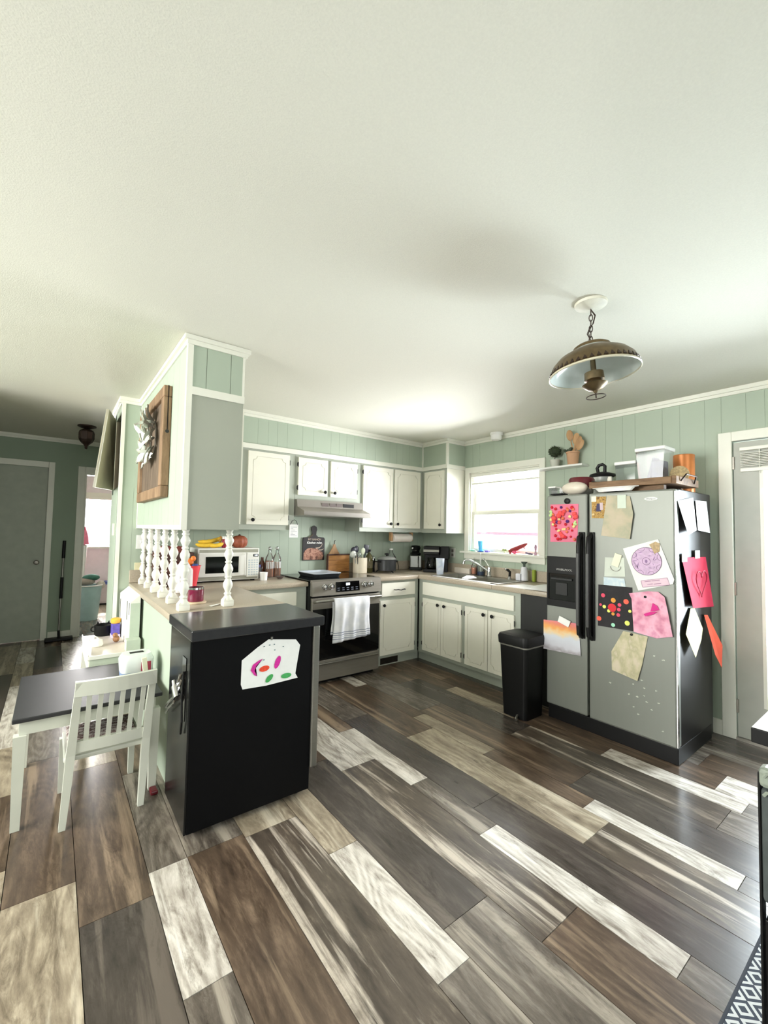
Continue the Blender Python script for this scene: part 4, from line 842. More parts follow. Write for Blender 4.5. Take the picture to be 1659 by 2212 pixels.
# papers on the black fridge side
WP = mat('bright_notice', (238, 240, 236), .8)
paper('calendar_page', [(-.745,1.601),(-.475,1.637),(-.480,1.423),(-.660,1.392)], WP, 'white notice sheet at the front of the fridge side', 'paper', .004, [.002, .002, .020, .03], True)
o = paper('lunch_menu', [(-.460,1.620),(-.220,1.627),(-.190,1.410),(-.455,1.424)], WP, 'white printed menu sheet further back on fridge side', 'paper', .004, [.01, .002, .012, .02], True)
m = MB()
for k in range(5): m.box(-.452, -.440, FY1-.0285, FY1-.0275, 1.59-.028*k, 1.597-.028*k)
build('print', m, INK, o)
o = paper('heart_card', [(-.690,1.250),(-.250,1.246),(-.165,.905),(-.560,.930)], mat('crimson_card', (176, 10, 54), .9, var=.05), 'crimson card with drawn heart on the fridge side', 'artwork', .004, [.002, .002, .02, .02], True)
m = MB(); hp = []
for k in range(24):
    t = 2*math.pi*k/24; hp.append((-.42+.085*math.sin(t)**3*1.15, FY1-.030, 1.09+.0058*(13*math.cos(t)-5*math.cos(2*t)-2*math.cos(3*t)-math.cos(4*t))))
m.tube(hp, .0035, 6, True); build('heart_line', m, mat('heart_ink', (160, 20, 60), .7), o)
for (x, z, lb) in ((-.650, 1.245, 'front white tape on the heart card'), (-.42, 1.262, 'rear white tape on the heart card')):
    tag(build('tape', MB().box(x-.042, x+.042, FY1-.010, FY1-.0072, z-.022, z+.03), PAPER), lb, 'tape')
paper('yellow_page', [(-.539,.925),(-.470,.920),(-.390,.782),(-.420,.714),(-.560,.625),(-.690,.785)], mat('pale_yellow_paper', (240, 236, 160), .8), 'pale yellow sheet hanging cornerwise on fridge side', 'paper', .004, [0, 0, .02, .02, .03, .02], True)
paper('orange_page', [(-.290,.857),(-.220,.850),(-.105,.640),(-.165,.500),(-.260,.600)], mat('orange_red_paper', (232, 92, 62), .75), 'orange-red sheet hanging at the back of fridge side', 'paper', .004, [0, 0, .05, .06, .05], True)

# ================================================================== ON TOP OF THE FRIDGE
FZ = 1.6805
t = thing('serving_tray', 'long wooden serving tray with wire handles on the fridge', 'tray', (-.50, -2.80, FZ+.03))
build('board', MB().box(-.30, -.70, -3.06, -2.55, FZ+.034, FZ+.062, .004), WOODT, t)
build('end_board', MB().box(-.30, -.705, -3.085, -3.055, FZ+.034, FZ+.085, .004).box(-.30, -.705, -2.55, -2.53, FZ+.034, FZ+.085, .004).box(-.695, -.715, -3.06, -2.55, FZ+.034, FZ+.08, .004), WOODT, t)
for y in (-3.09, -2.525): build('handle', MB().tube([(-.40, y, FZ+.055), (-.43, y+(.02 if y > -2.8 else -.02), FZ+.098), (-.61, y+(.02 if y > -2.8 else -.02), FZ+.098), (-.64, y, FZ+.055)], .005, 8), BROWNM, t, True)
build('foot', MB().box(-.32, -.36, -3.0, -2.6, FZ+.001, FZ+.034).box(-.62, -.66, -3.0, -2.6, FZ+.001, FZ+.034), WOODT, t)
d = thing('fluted_dish', 'white fluted baking dish tucked under the tray front', 'dish', (-.74, -2.72, FZ+.002))
m = MB(); n = 64; vs = []; fs = []
prf = [(.085, .0), (.105, .028), (.118, .030), (.118, .027), (.10, .0215), (.082, .006)]
for (r, z) in prf:
    for k in range(n):
        a = 2*math.pi*k/n; rr_ = r*(1+(.025*math.cos(16*a) if z > .01 else 0)); vs.append((-.742+.26*rr_, -2.72+1.30*rr_*math.sin(a), FZ+.002+z) if False else (-.735+.30*rr_*math.cos(a), -2.725+1.28*rr_*math.sin(a), FZ+.002+z))
for L in range(len(prf)-1):
    for k in range(n):
        j = (k+1) % n; fs.append((L*n+k, L*n+j, (L+1)*n+j, (L+1)*n+k))
fs.append(tuple(range(n))); fs.append(tuple(range((len(prf)-1)*n, len(prf)*n)))
m.add(vs, fs); build('bowl', m, WHITE, d, True)
b = thing('bread_bag', 'white bread loaf bag lying at the fridge front edge', 'bread', (-.66, -2.44, FZ))
build('loaf', MB().sph((-.675, -2.405, FZ+.050), (.055, .100, .049), 20, 12), mat('bread_wrap', (226, 216, 200), .35, var=.06, scale=30, bump=.5, bscale=40), b, True)
build('bag_end', MB().lathe([(.03, 0), (.022, .010), (.016, .014), (.03, .024)], n=10, T=Matrix.Translation((-.675, -2.323, FZ+.038)) @ Matrix.Rotation(R(-90), 4, 'X')), mat('bag_plastic', (240, 240, 240), .25), b)
d = thing('red_lidded_bowl', 'dark red lidded dish behind the bread bag', 'dish', (-.50, -2.37, FZ))
build('dish', MB().lathe([(.070, .001), (.084, .03), (.087, .064)], (-.51, -2.372, FZ), 28), mat('clear_dish', (214, 214, 210), .2), d, True)
build('lid', MB().lathe([(.092, .065), (.094, .13), (.084, .146), (.03, .150)], (-.51, -2.372, FZ), 28), DARKRED, d, True)
c = thing('clear_box', 'low clear plastic box with white lid at fridge left end', 'container', (-.69, -2.262, FZ))
build('tub', MB().frustum((-.745, -.630, -2.29, -2.240), (-.75, -.625, -2.293, -2.237), FZ+.001, FZ+.055), CLEAR, c)
build('lid', MB().box(-.755, -.620, -2.297, -2.233, FZ+.056, FZ+.068, .004), WHITE, c)
TZ = FZ+.063
c = thing('food_container', 'short clear food container with white lid on tray', 'container', (-.45, -2.70, TZ), 0, 'food containers on the tray')
build('tub', MB().frustum((-.515, -.385, -2.765, -2.640), (-.52, -.38, -2.772, -2.633), TZ+.001, TZ+.150), CLEAR, c)
build('lid', MB().box(-.527, -.373, -2.778, -2.627, TZ+.151, TZ+.176, .006), WHITE, c)
build('contents', MB().box(-.51, -.39, -2.76, -2.645, TZ+.004, TZ+.035, .01), mat('snack', (176, 150, 120), .8, var=.3, scale=120), c)
c = thing('food_container', 'tall clear food container with white lid on tray', 'container', (-.46, -2.88, TZ), 0, 'food containers on the tray')
build('tub', MB().frustum((-.53, -.39, -2.945, -2.80), (-.545, -.375, -2.965, -2.785), TZ+.001, TZ+.225), CLEAR, c)
build('lid', MB().box(-.552, -.368, -2.972, -2.778, TZ+.226, TZ+.252, .006), WHITE, c)
build('contents', MB().add([], []).box(-.50, -.42, -2.83, -2.805, TZ+.005, TZ+.19, .01, T=Matrix.Translation((0, -.02, 0)) @ Matrix.Translation((-.46, -2.82, TZ)) @ Matrix.Rotation(R(14), 4, 'X') @ Matrix.Translation((.46, 2.82, -TZ))).box(-.52, -.40, -2.94, -2.87, TZ+.005, TZ+.16, .01), mat('packets', (86, 88, 112), .6, var=.5, scale=22), c)
k = thing('popcorn_pot', 'black-lidded cooking gadget with raised loop handle on fridge', 'gadget', (-.22, -2.40, FZ)); GX_, GY_ = -.215, -2.395
build('bowl', MB().lathe([(.060, .001), (.072, .06), (.076, .175)], (GX_, GY_, FZ), 20), mat('hazy_bowl', (190, 194, 188), .3), k, True)
build('lid', MB().lathe([(.012, .222), (.05, .216), (.096, .200), (.100, .186), (.080, .176)], (GX_, GY_, FZ), 24), BLKM, k, True)
build('loop_handle', MB().tube([(GX_, GY_+.035, FZ+.215), (GX_, GY_+.045, FZ+.255), (GX_, GY_+.03, FZ+.278), (GX_, GY_+.0, FZ+.284), (GX_, GY_-.02, FZ+.268), (GX_, GY_-.018, FZ+.22)], .013, 8), BLKM, k, True)
build('side_handle', MB().tube([(GX_, GY_+.09, FZ+.19), (GX_, GY_+.12, FZ+.17), (GX_, GY_+.15, FZ+.135)], .009, 8), BLKM, k, True)
tag(build('small_jar', MB().lathe([(.014, .001), (.016, .004), (.016, .045), (.013, .05), (.013, .06), (.002, .061)], (-.62, -2.64, TZ), 14), mat('cream_jar', (222, 218, 204), .4), None, True), 'tiny cream jar at the front of the tray', 'jar')
c = thing('canister', 'copper orange cylindrical canister at the fridge right end', 'canister', (-.33, -3.02, FZ))
build('body', MB().lathe([(.066, .001), (.066, .004), (.066, .282), (.062, .286)], (-.215, -2.972, FZ), 28), mat('copper_tin', (206, 128, 70), .32, metal=.35, var=.14, scale=9), c, True)
tag(build('cork_coaster', MB().lathe([(.058, -.005), (.058, .005)], n=28, T=Matrix.Translation((-.42, -3.01, TZ+.0605)) @ Matrix.Rotation(R(84), 4, 'Y')), mat('cork_print', (176, 154, 112), .7, var=.3, scale=70)), 'round patterned disc leaning on the copper canister', 'trivet')
# wall shelf with plants
sh = tag(build('wall_shelf', MB().box(-.13, -.001, -2.175, -1.70, 1.995, 2.012, .003), WHITE), 'slim white wall shelf between window and fridge', 'shelf')
p_ = thing('topiary_ball', 'small dark green topiary ball in pale pot on shelf', 'plant', (-.075, -1.885, 2.0125))
build('pot', MB().lathe([(.034, .001), (.046, .06), (.048, .066)], (-.075, -1.885, 2.0125), 18), mat('pale_pot', (190, 192, 180), .6), p_, True)
m = MB(); m.sph((-.075, -1.885, 2.158), (.05, .05, .05), 16, 12)
rr = random.Random(8)
for k_ in range(170):
    v = Vector((rr.gauss(0, 1), rr.gauss(0, 1), rr.gauss(0, 1))).normalized(); q = Vector((-.075, -1.885, 2.158)) + v*.051; u = v.orthogonal().normalized()*.008
    m.add([q-u, q+u, q+v*.011], [(0, 1, 2)])
build('ball', m, mat('topiary_green', (48, 60, 36), .8, var=.35, scale=60), p_); build('stem', MB().cyl((-.075, -1.885, 2.06), (-.075, -1.885, 2.12), .004, 6), BROWNM, p_)
u_ = thing('wooden_utensil_pot', 'terracotta pot holding wooden spoons on wall shelf', 'utensil pot', (-.07, -2.075, 2.0125))
build('pot', MB().lathe([(.044, .001), (.055, .105), (.059, .108), (.059, .120), (.050, .120), (.046, .09)], (-.068, -2.058, 2.0125), 20), mat('terracotta', (192, 150, 116), .7, var=.06), u_, True)
for (dy, tilt, L) in ((.03, 22, .215), (.01, 10, .235), (-.035, -12, .275), (.02, 30, .19)):
    T = Matrix.Translation((-.068, -2.058+dy*.6, 2.05)) @ Matrix.Rotation(R(tilt), 4, 'X')
    build('wooden_spoon', MB().cyl((0, 0, 0), (0, 0, L-.06), .006, 8, T=T).sph((0, 0, L-.03), (.008, .032, .052), 12, 8, T=T), WOODL, u_, True)
m = MB()
for k_ in range(10):
    T = Matrix.Translation((-.09, -2.01, 2.13)) @ Matrix.Rotation(R(-15+18*k_), 4, 'Z') @ Matrix.Rotation(R(55), 4, 'X')
    m.sph((0, 0, .04), (.004, .012, .03), 8, 5, T=T)
build('greenery', m, mat('grey_leaf', (72, 84, 66), .7, var=.2), u_)

# ================================================================== COUNTER: MICROWAVE AND LEFT SIDE
CZ = CT+.0006
mw_ = thing('microwave', 'white countertop microwave behind the lone baluster', 'microwave', (-2.555, -.16, CZ))
MX0, MX1, MY = -2.822, -2.292, -.300
MWH = mat('microwave_white', (226, 226, 220), .35, var=.02)
build('case', MB().box(MX0, MX1, -.026, MY, CZ+.012, 1.205, .006), MWH, mw_)
build('foot', MB().box(MX0+.03, MX0+.06, -.05, -.08, CZ, CZ+.012).box(MX1-.06, MX1-.03, -.05, -.08, CZ, CZ+.012).box(MX0+.03, MX0+.06, -.25, -.28, CZ, CZ+.012).box(MX1-.06, MX1-.03, -.25, -.28, CZ, CZ+.012), BLKM, mw_)
GST = mat('grey_strip', (150, 150, 136), .5)
build('top_strip', MB().box(MX0+.012, MX1-.012, MY-.003, MY, 1.168, 1.194), GST, mw_)
build('bottom_strip', MB().box(MX0+.006, MX1-.012, MY-.003, MY, CZ+.02, CZ+.045), GST, mw_)
md_ = build('door', MB().box(MX0+.006, -2.415, MY-.012, MY, CZ+.047, 1.166, .004), MWH, mw_)
build('window', MB().box(-2.760, -2.482, MY-.0135, MY-.012, .993, 1.133), WBLK, md_)
build('handle', MB().tube([(-2.432, MY-.012, 1.158), (-2.432, MY-.035, 1.15), (-2.432, MY-.035, .975), (-2.432, MY-.012, .967)], .007, 8), MWH, md_, True)
cpm = build('control_panel', MB().box(-2.408, MX1-.008, MY-.012, MY, CZ+.035, 1.166, .003), MWH, mw_)
build('display', MB().box(-2.352, -2.305, MY-.0132, MY-.012, 1.128, 1.152), WBLK, cpm)
lettering('1:00', .018, face_my(-2.328, MY-.0138, 1.140), DISP, cpm, bold=.0004)
m = MB()
for i in range(4):
    for j in range(7): m.box(-2.395+.024*i, -2.378+.024*i, MY-.0126, MY-.012, .965+.021*j, .977+.021*j)
build('keypad', m, mat('keypad_grey', (186, 196, 200), .5), cpm)
# bananas etc. on the microwave
MT = 1.2055
bn = thing('banana_bunch', 'bunch of four ripe bananas on the microwave', 'fruit', (-2.70, -.16, MT))
BAN = mat('banana_yellow', (226, 184, 52), .5, var=.14, scale=18)
def banana(p, L, rz, lift, sag, r=.018):
    pts = []; rs = []
    for k_ in range(11):
        t_ = k_/10; xx = (t_-.5)*L; zz = sag*(4*(t_-.5)**2); pts.append(Vector((xx, 0, zz))); rs.append(r*(.35 if k_ in (0, 10) else (.75 if k_ in (1, 9) else 1)))
    T = Matrix.Translation(p) @ Matrix.Rotation(rz, 4, 'Z') @ Matrix.Rotation(lift, 4, 'Y')
    return MB().tube([T @ q for q in pts], rs, 10)
for (p0, L, rz, lf_, sg) in (((-2.745, -.225, MT+.020), .16, R(4), 0, .012), ((-2.655, -.235, MT+.020), .12, R(-6), R(-8), .014), ((-2.71, -.19, MT+.052), .17, R(3), R(-8), .016), ((-2.66, -.17, MT+.060), .14, R(-10), R(-14), .014)):
    build('banana', banana(p0, L, rz, lf_, sg), BAN, bn, True)
build('stem', MB().tube([(-2.618, -.20, MT+.05), (-2.60, -.19, MT+.085), (-2.612, -.19, MT+.10)], [.012, .014, .008], 8), mat('banana_stem', (170, 130, 60), .7), bn, True)
b = thing('juice_bottle', 'small red bottle with white cap beside the bananas', 'bottle', (-2.586, -.20, MT))
build('body', MB().lathe([(.018, .001), (.020, .004), (.020, .055), (.016, .068), (.014, .078)], (-2.586, -.225, MT), 18), mat('red_juice', (136, 30, 52), .2), b, True)
build('cap', MB().lathe([(.017, .078), (.017, .100), (.002, .101)], (-2.586, -.225, MT), 18), WHITE, b, True)
b = thing('ribbed_basket', 'reddish brown ribbed round basket on the microwave right end', 'basket', (-2.43, -.18, MT))
m = MB(); n = 48; vs = []; fs = []; pf = [(.040, .001), (.062, .018), (.070, .05), (.066, .08), (.045, .102), (.012, .110)]
for (r, z) in pf:
    for k_ in range(n):
        a = 2*math.pi*k_/n; q = r*(1+.05*math.cos(12*a)); vs.append((-2.44+q*math.cos(a), -.19+q*math.sin(a), MT+z))
for L in range(len(pf)-1):
    for k_ in range(n):
        j = (k_+1) % n; fs.append((L*n+k_, L*n+j, (L+1)*n+j, (L+1)*n+k_))
fs += [tuple(range(n)), tuple(range((len(pf)-1)*n, len(pf)*n))]
m.add(vs, fs); build('bowl', m, mat('woven_rust', (148, 78, 52), .6, var=.25, scale=30, stretch=(1, 1, 6)), b, True)
build('knob', MB().sph((-2.44, -.19, MT+.112), (.012, .012, .008)), BROWNM, b, True)
# peninsula odds and ends
b = thing('red_pail', 'coral red tapered pail filled with toys beside microwave', 'pail', (-2.93, -.56, CZ))
m = MB().lathe([(.030, .001), (.056, .165), (.062, .168), (.062, .172), (.054, .172), (.030, .02)], (-2.925, -.57, CZ), 24); build('pail', m, RED, b, True)
build('toy', MB().sph((-2.945, -.56, CZ+.20), (.030, .028, .030)).sph((-2.925, -.58, CZ+.225), (.02, .02, .022)), mat('orange_toy', (236, 130, 52), .5), b, True)
build('toy', MB().box(-2.93, -2.89, -.60, -.55, CZ+.15, CZ+.185, .008), mat('blue_toy', (52, 76, 140), .5), b)
c = thing('candle_jar', 'plum red glass candle jar standing on a coaster', 'candle', (-3.075, -1.28, CZ))
build('coaster', MB().lathe([(.060, .001), (.062, .004), (.062, .010), (.058, .012)], (-3.075, -1.285, CZ), 28), mat('wood_slice', (206, 186, 156), .6), c, True)
build('jar', MB().lathe([(.044, .0125), (.046, .016), (.046, .088), (.043, .088), (.042, .05)], (-3.075, -1.285, CZ), 26), mat('plum_glass', (112, 30, 58), .12, coat=.4), c, True)
build('rim', MB().lathe([(.0468, .086), (.0468, .098), (.043, .098), (.043, .086)], (-3.075, -1.285, CZ), 26, cap=False), CHROME, c, True)
tag(build('folded_note', MB().sheet([(-3.035, -1.43, CZ+.002), (-2.965, -1.40, CZ+.004), (-2.95, -1.425, CZ+.012), (-3.03, -1.465, CZ+.002)], .001), PAPER), 'small folded white paper on the peninsula edge', 'paper')
j = thing('milk_jug', 'white plastic jug standing behind the hall-side balusters', 'jug', (-3.04, -.80, CZ))
build('body', MB().box(-3.095, -2.985, -.85, -.75, CZ+.001, CZ+.18, .02), mat('jug_white', (240, 236, 236), .35), j)
build('neck', MB().lathe([(.05, .178), (.022, .225), (.018, .23), (.018, .25), (.002, .251)], (-3.04, -.80, CZ), 16), mat('jug_cap', (232, 228, 230), .35), j, True)
bx2 = thing('dark_crate', 'dark brown wooden crate on the counter behind the balusters', 'crate', (-3.05, -.28, CZ))
CR_D = woodmat('dark_crate_wood', (34, 22, 18), (66, 38, 30), (104, 60, 48), .6, sc=(1.5, 9, 9))
for z in (.01, .10, .19): build('slat', MB().box(-3.150, -2.90, -.455, -.443, CZ+z, CZ+z+.075), CR_D, bx2); build('slat', MB().box(-3.150, -2.90, -.105, -.093, CZ+z, CZ+z+.075), CR_D, bx2); build('slat', MB().box(-3.162, -3.150, -.455, -.093, CZ+z, CZ+z+.075), CR_D, bx2); build('slat', MB().box(-2.90, -2.888, -.455, -.093, CZ+z, CZ+z+.075), CR_D, bx2)
build('base', MB().box(-3.150, -2.90, -.443, -.105, CZ+.001, CZ+.009), CR_D, bx2)
tag(build('apple_sauce_box', MB().box(-3.10, -2.95, -.36, -.2, CZ+.0095, CZ+.31, .006), mat('rust_box', (120, 52, 40), .6, var=.3, scale=14)), 'rust red carton standing inside the dark crate', 'carton')
c = thing('storage_jar', 'glass jar with blue lid right of the microwave', 'jar', (-2.235, -.10, CZ))
build('jar', MB().lathe([(.045, .001), (.047, .004), (.047, .09), (.038, .10)], (-2.243, -.115, CZ), 20), CLEAR2, c, True); build('lid', MB().lathe([(.042, .101), (.042, .125), (.002, .126)], (-2.243, -.115, CZ), 20), mat('navy_lid', (40, 48, 96), .4), c, True)
build('contents', MB().lathe([(.041, .006), (.041, .06), (.002, .062)], (-2.243, -.115, CZ), 16), mat('brown_food', (110, 92, 74), .8, var=.3, scale=90), c, True)
tag(build('white_cup', MB().lathe([(.030, .001), (.035, .072), (.033, .072), (.027, .005)], (-2.258, -.335, CZ), 20), WHITE, None, True), 'plain white paper cup at the microwave corner', 'cup')
AMB = mat('amber_syrup', (168, 104, 70), .15, var=.12)
for (x, y, lb, hh) in ((-2.115, -.115, 'left swing-top glass bottle with white striped label', .20), (-2.035, -.105, 'right swing-top glass bottle with white striped label', .185)):
    b = thing('swing_top_bottle', lb, 'bottle', (x, y, CZ), 0, 'syrup bottles left of the stove')
    build('body', MB().lathe([(.038, .001), (.041, .006), (.041, .165), (.036, .19), (.018, .225), (.014, .24), (.014, .265)], (x, y, CZ), 20), CLEAR2, b, True)
    build('syrup', MB().lathe([(.037, .005), (.037, hh-.04), (.002, hh-.038)], (x, y, CZ), 18), AMB, b, True)
    build('stopper', MB().sph((x, y, CZ+.279), (.014, .014, .016)).tube([(x-.018, y, CZ+.25), (x-.02, y, CZ+.28), (x, y, CZ+.296), (x+.02, y, CZ+.28), (x+.018, y, CZ+.25)], .002, 5), CHROME, b, True)
    m = MB()
    for k_ in range(5):
        a = R(-90-55+22*k_); m.box(-.004, .004, -.0006, .0006, .085, .15, T=Matrix.Translation((x+.0418*math.cos(a), y+.0418*math.sin(a), CZ)) @ Matrix.Rotation(a+R(90), 4, 'Z'))
    build('label_stripes', m, PAPER, b)
tag(build('amber_bottle', MB().lathe([(.028, .001), (.030, .005), (.030, .13), (.014, .16), (.013, .19)], (-2.165, -.056, CZ), 18), mat('brown_glass', (84, 46, 28), .12), None, True), 'dark brown bottle behind the swing-top bottles', 'bottle')
c = thing('spoon_rest', 'dark bronze spoon rest in front of the bottles', 'spoon rest', (-2.10, -.33, CZ))
build('dish', MB().lathe([(.02, .001), (.03, .012), (.048, .026), (.046, .026), (.02, .016)], (-2.085, -.30, CZ), 20, sy=.7), mat('pewter', (112, 98, 96), .35, metal=.5), c, True)
# outlets on the wall at the hall end
for (x, z, lb, mt) in ((-3.200, 1.250, 'white switch plate above the counter at hall end', WHITE), (-3.205, 1.02, 'cream outlet plate low beside the first baluster', mat('ivory_plate', (230, 222, 184), .4))):
    o = tag(build('wall_plate', MB().box(x-.036, x+.036, -.008, -.001, z-.058, z+.058, .002), mt), lb, 'wall plate'); build('switch', MB().box(x-.006, x+.006, -.014, -.008, z-.012, z+.012, .001), mt, o)
# back wall: sign, boards, hanging chart
s = thing('cutting_board_sign', 'black cutting-board sign with a highland cow picture', 'sign', (-1.583, -.01, 1.06))
pts = [(-.130, 0), (.128, 0), (.130, .225), (.118, .240), (.045, .248), (.024, .268), (.026, .300), (.034, .325), (.028, .352), (0, .367), (-.028, .352), (-.034, .325), (-.026, .300), (-.024, .268), (-.045, .248), (-.120, .240), (-.130, .225)]
build('board', MB().prism(pts, .014, T=Matrix.Translation((-1.583, -.0015, 1.058)) @ Matrix.Rotation(R(90), 4, 'X')), mat('sign_black', (34, 30, 30), .5, var=.1), s)
COW = blotch('cow_fur', (92, 58, 46), [(150, 102, 84), (190, 144, 122), (120, 78, 62)], 26)
cowp = [(-.12, .004), (.10, .004), (.115, .05), (.10, .085), (.06, .10), (.05, .118), (-.02, .128), (-.07, .125), (-.105, .10), (-.12, .07)]
build('cow_picture', MB().prism(cowp, .0008, T=Matrix.Translation((-1.583, -.0160, 1.060)) @ Matrix.Rotation(R(90), 4, 'X')), COW, s)
HORN = mat('horn', (216, 196, 178), .6)
build('horn', MB().tube([(-1.583+.02, -.0175, 1.185), (-1.583+.06, -.0175, 1.188), (-1.583+.085, -.0175, 1.205), (-1.583+.10, -.0175, 1.235)], [.006, .005, .004, .002], 6).tube([(-1.583+.06, -.0175, 1.165), (-1.583+.09, -.0175, 1.165), (-1.583+.115, -.0175, 1.178)], [.005, .004, .002], 6), HORN, s)
lettering('MY RANCH', .030, face_my(-1.578, -.0170, 1.277), HORN, s)
lettering('Kitchen rules', .033, face_my(-1.580, -.0170, 1.243), PAPER, s, bold=.0008, shear=.2)
build('hanging_cord', MB().tube([(-1.60, -.017, 1.33), (-1.62, -.017, 1.315), (-1.66, -.012, 1.29)], .003, 6), mat('jute', (130, 108, 80), .9), s)
pb = thing('paddle_board', 'small light wood paddle board leaning behind the bread board', 'cutting board', (-1.34, -.04, 1.02))
build('board', MB().prism([(-.075, -.10), (.075, -.10), (.068, .10), (.03, .155), (.014, .19), (.014, .205), (-.014, .205), (-.014, .19), (-.03, .155), (-.068, .10)], .013, T=Matrix.Translation((-1.342, -.0235, 1.021)) @ Matrix.Rotation(R(90), 4, 'X')), WOODL, pb)
build('hook', MB().tube([(-1.342, -.03, 1.215), (-1.342, -.03, 1.25), (-1.338, -.03, 1.265), (-1.330, -.03, 1.268)], .004, 6), BROWNM, pb)
bb_ = thing('bread_board', 'thick honey wood board with dark edge behind stove', 'cutting board', (-1.31, -.09, .93))
build('board', MB().box(-1.442, -1.175, -.060, -.085, CT+.016, 1.108, .004), WOODB, bb_)
build('edge_strip', MB().box(-1.446, -1.171, -.056, -.088, 1.108, 1.124, .003).box(-1.450, -1.442, -.058, -.086, CT+.016, 1.108), mat('walnut_edge', (74, 42, 28), .5), bb_)
o = tag(build('recipe_chart', MB().box(-2.008, -1.918, -.310, -.308, 1.302, 1.428), PAPER), 'white printed chart hanging beside the range hood', 'chart')
m = MB()
for k_ in range(7): m.box(-1.995, -1.93-.02*(k_ % 3), -.3108, -.3102, 1.316+.014*k_, 1.319+.014*k_)
build('print', m, GREYP, o); build('hanging_loop', MB().tube([(-2.0, -.311, 1.425), (-1.985, -.314, 1.46), (-1.963, -.314, 1.472), (-1.94, -.314, 1.46), (-1.926, -.311, 1.425)], .0025, 6), BLK, o)

# ================================================================== COUNTER: RIGHT OF THE STOVE
c = thing('utensil_crock', 'cream ceramic crock full of cooking utensils', 'utensil crock', (-1.11, -.19, CZ))
CX, CY = -1.105, -.19
build('crock', MB().lathe([(.074, .001), (.078, .006), (.078, .172), (.070, .172), (.070, .012)], (CX, CY, CZ), 28), mat('cream_ceramic', (216, 206, 184), .35, var=.04), c, True)
def utensil(parent, nm, dx, dy, tx, ty, L, mt, head):
    T = Matrix.Translation((CX+dx, CY+dy, CZ+.03)) @ Matrix.Rotation(R(ty), 4, 'Y') @ Matrix.Rotation(R(tx), 4, 'X')
    mb = MB().cyl((0, 0, 0), (0, 0, L), .006, 8, T=T)
    if head == 'ladle': mb.sph((0, 0, L+.025), (.042, .018, .036), 14, 8, T=T)
    elif head == 'spatula': mb.box(-.034, .034, -.003, .003, L-.005, L+.085, .006, T=T)
    elif head == 'spoon': mb.sph((0, 0, L+.025), (.028, .008, .038), 12, 8, T=T)
    elif head == 'whisk':
        for q in range(4): mb.torus((0, 0, L+.03), .030, .0016, T=T @ Matrix.Translation((0, 0, L+.03)) @ Matrix.Rotation(R(45*q), 4, 'Z') @ Matrix.Translation((0, 0, -L-.03)), axis='y')
    build(nm, mb, mt, parent, True)
NAVY = mat('navy_silicone', (30, 32, 46), .45)
utensil(c, 'ladle', -.02, .01, 4, -17, .21, NAVY, 'ladle'); utensil(c, 'ladle', -.03, -.01, 8, -26, .18, mat('pale_ladle', (196, 200, 190), .3), 'ladle')
utensil(c, 'spatula', .03, 0, 2, 10, .20, NAVY, 'spatula'); utensil(c, 'spoon', 0, .02, -4, -6, .21, NAVY, 'spoon'); utensil(c, 'spoon', .0, -.02, 6, 2, .19, mat('pale_green_spoon', (200, 206, 180), .5), 'spoon'); utensil(c, 'whisk', -.045, -.03, 10, -10, .15, CHROME, 'whisk')
b = thing('oil_bottle', 'olive oil bottle with dark cap beside the crock', 'bottle', (-.955, -.16, CZ))
build('body', MB().lathe([(.040, .001), (.043, .005), (.043, .155), (.036, .185), (.017, .21), (.016, .235)], (-.955, -.15, CZ), 20), mat('olive_glass', (88, 84, 50), .15, var=.25, scale=20), b, True)
build('label', MB().lathe([(.0435, .05), (.0435, .13)], (-.955, -.15, CZ), 20, cap=False), mat('oil_label', (120, 112, 84), .6, var=.35, scale=50), b, True); build('cap', MB().lathe([(.019, .232), (.019, .256), (.002, .257)], (-.955, -.15, CZ), 16), BLKM, b, True)
f = thing('fondue_pot', 'dark grey electric pot with glass lid on black feet', 'pot', (-.80, -.27, CZ))
FXp, FYp = -.795, -.265
build('pot', MB().lathe([(.085, .022), (.098, .030), (.106, .145), (.112, .150), (.104, .150), (.092, .04)], (FXp, FYp, CZ), 28), mat('pot_grey', (58, 60, 62), .35, metal=.4), f, True)
build('lid', MB().lathe([(.110, .152), (.095, .172), (.05, .186), (.01, .188)], (FXp, FYp, CZ), 28), mat('smoky_lid', (150, 152, 150), .15, metal=.3), f, True); build('lid_knob', MB().lathe([(.008, .187), (.010, .198), (.026, .204), (.026, .214), (.004, .220)], (FXp, FYp, CZ), 18), BLKM, f, True)
for a in (30, 150, 270): build('foot', MB().tube([(FXp+.085*math.cos(R(a)), FYp+.085*math.sin(R(a)), CZ+.03), (FXp+.115*math.cos(R(a)), FYp+.115*math.sin(R(a)), CZ+.015), (FXp+.118*math.cos(R(a)), FYp+.118*math.sin(R(a)), CZ+.0075)], .007, 8), BLKM, f, True)
for s_ in (-1, 1): build('handle', MB().tube([(FXp+s_*.108, FYp-.03, CZ+.125), (FXp+s_*.140, FYp-.025, CZ+.128), (FXp+s_*.140, FYp+.025, CZ+.128), (FXp+s_*.108, FYp+.03, CZ+.125)], .007, 8), BLKM, f, True)
build('power_cord', MB().tube([(FXp+.10, FYp+.02, CZ+.05), (FXp+.17, FYp+.06, CZ+.10), (FXp+.24, FYp+.10, CZ+.11), (FXp+.29, FYp+.14, CZ+.05), (FXp+.33, FYp+.19, CZ+.008)], .004, 6), BLKM, f, True)
sm_ = thing('pepper_mill', 'small black and steel pepper mill beside the pot', 'mill', (-.885, -.12, CZ))
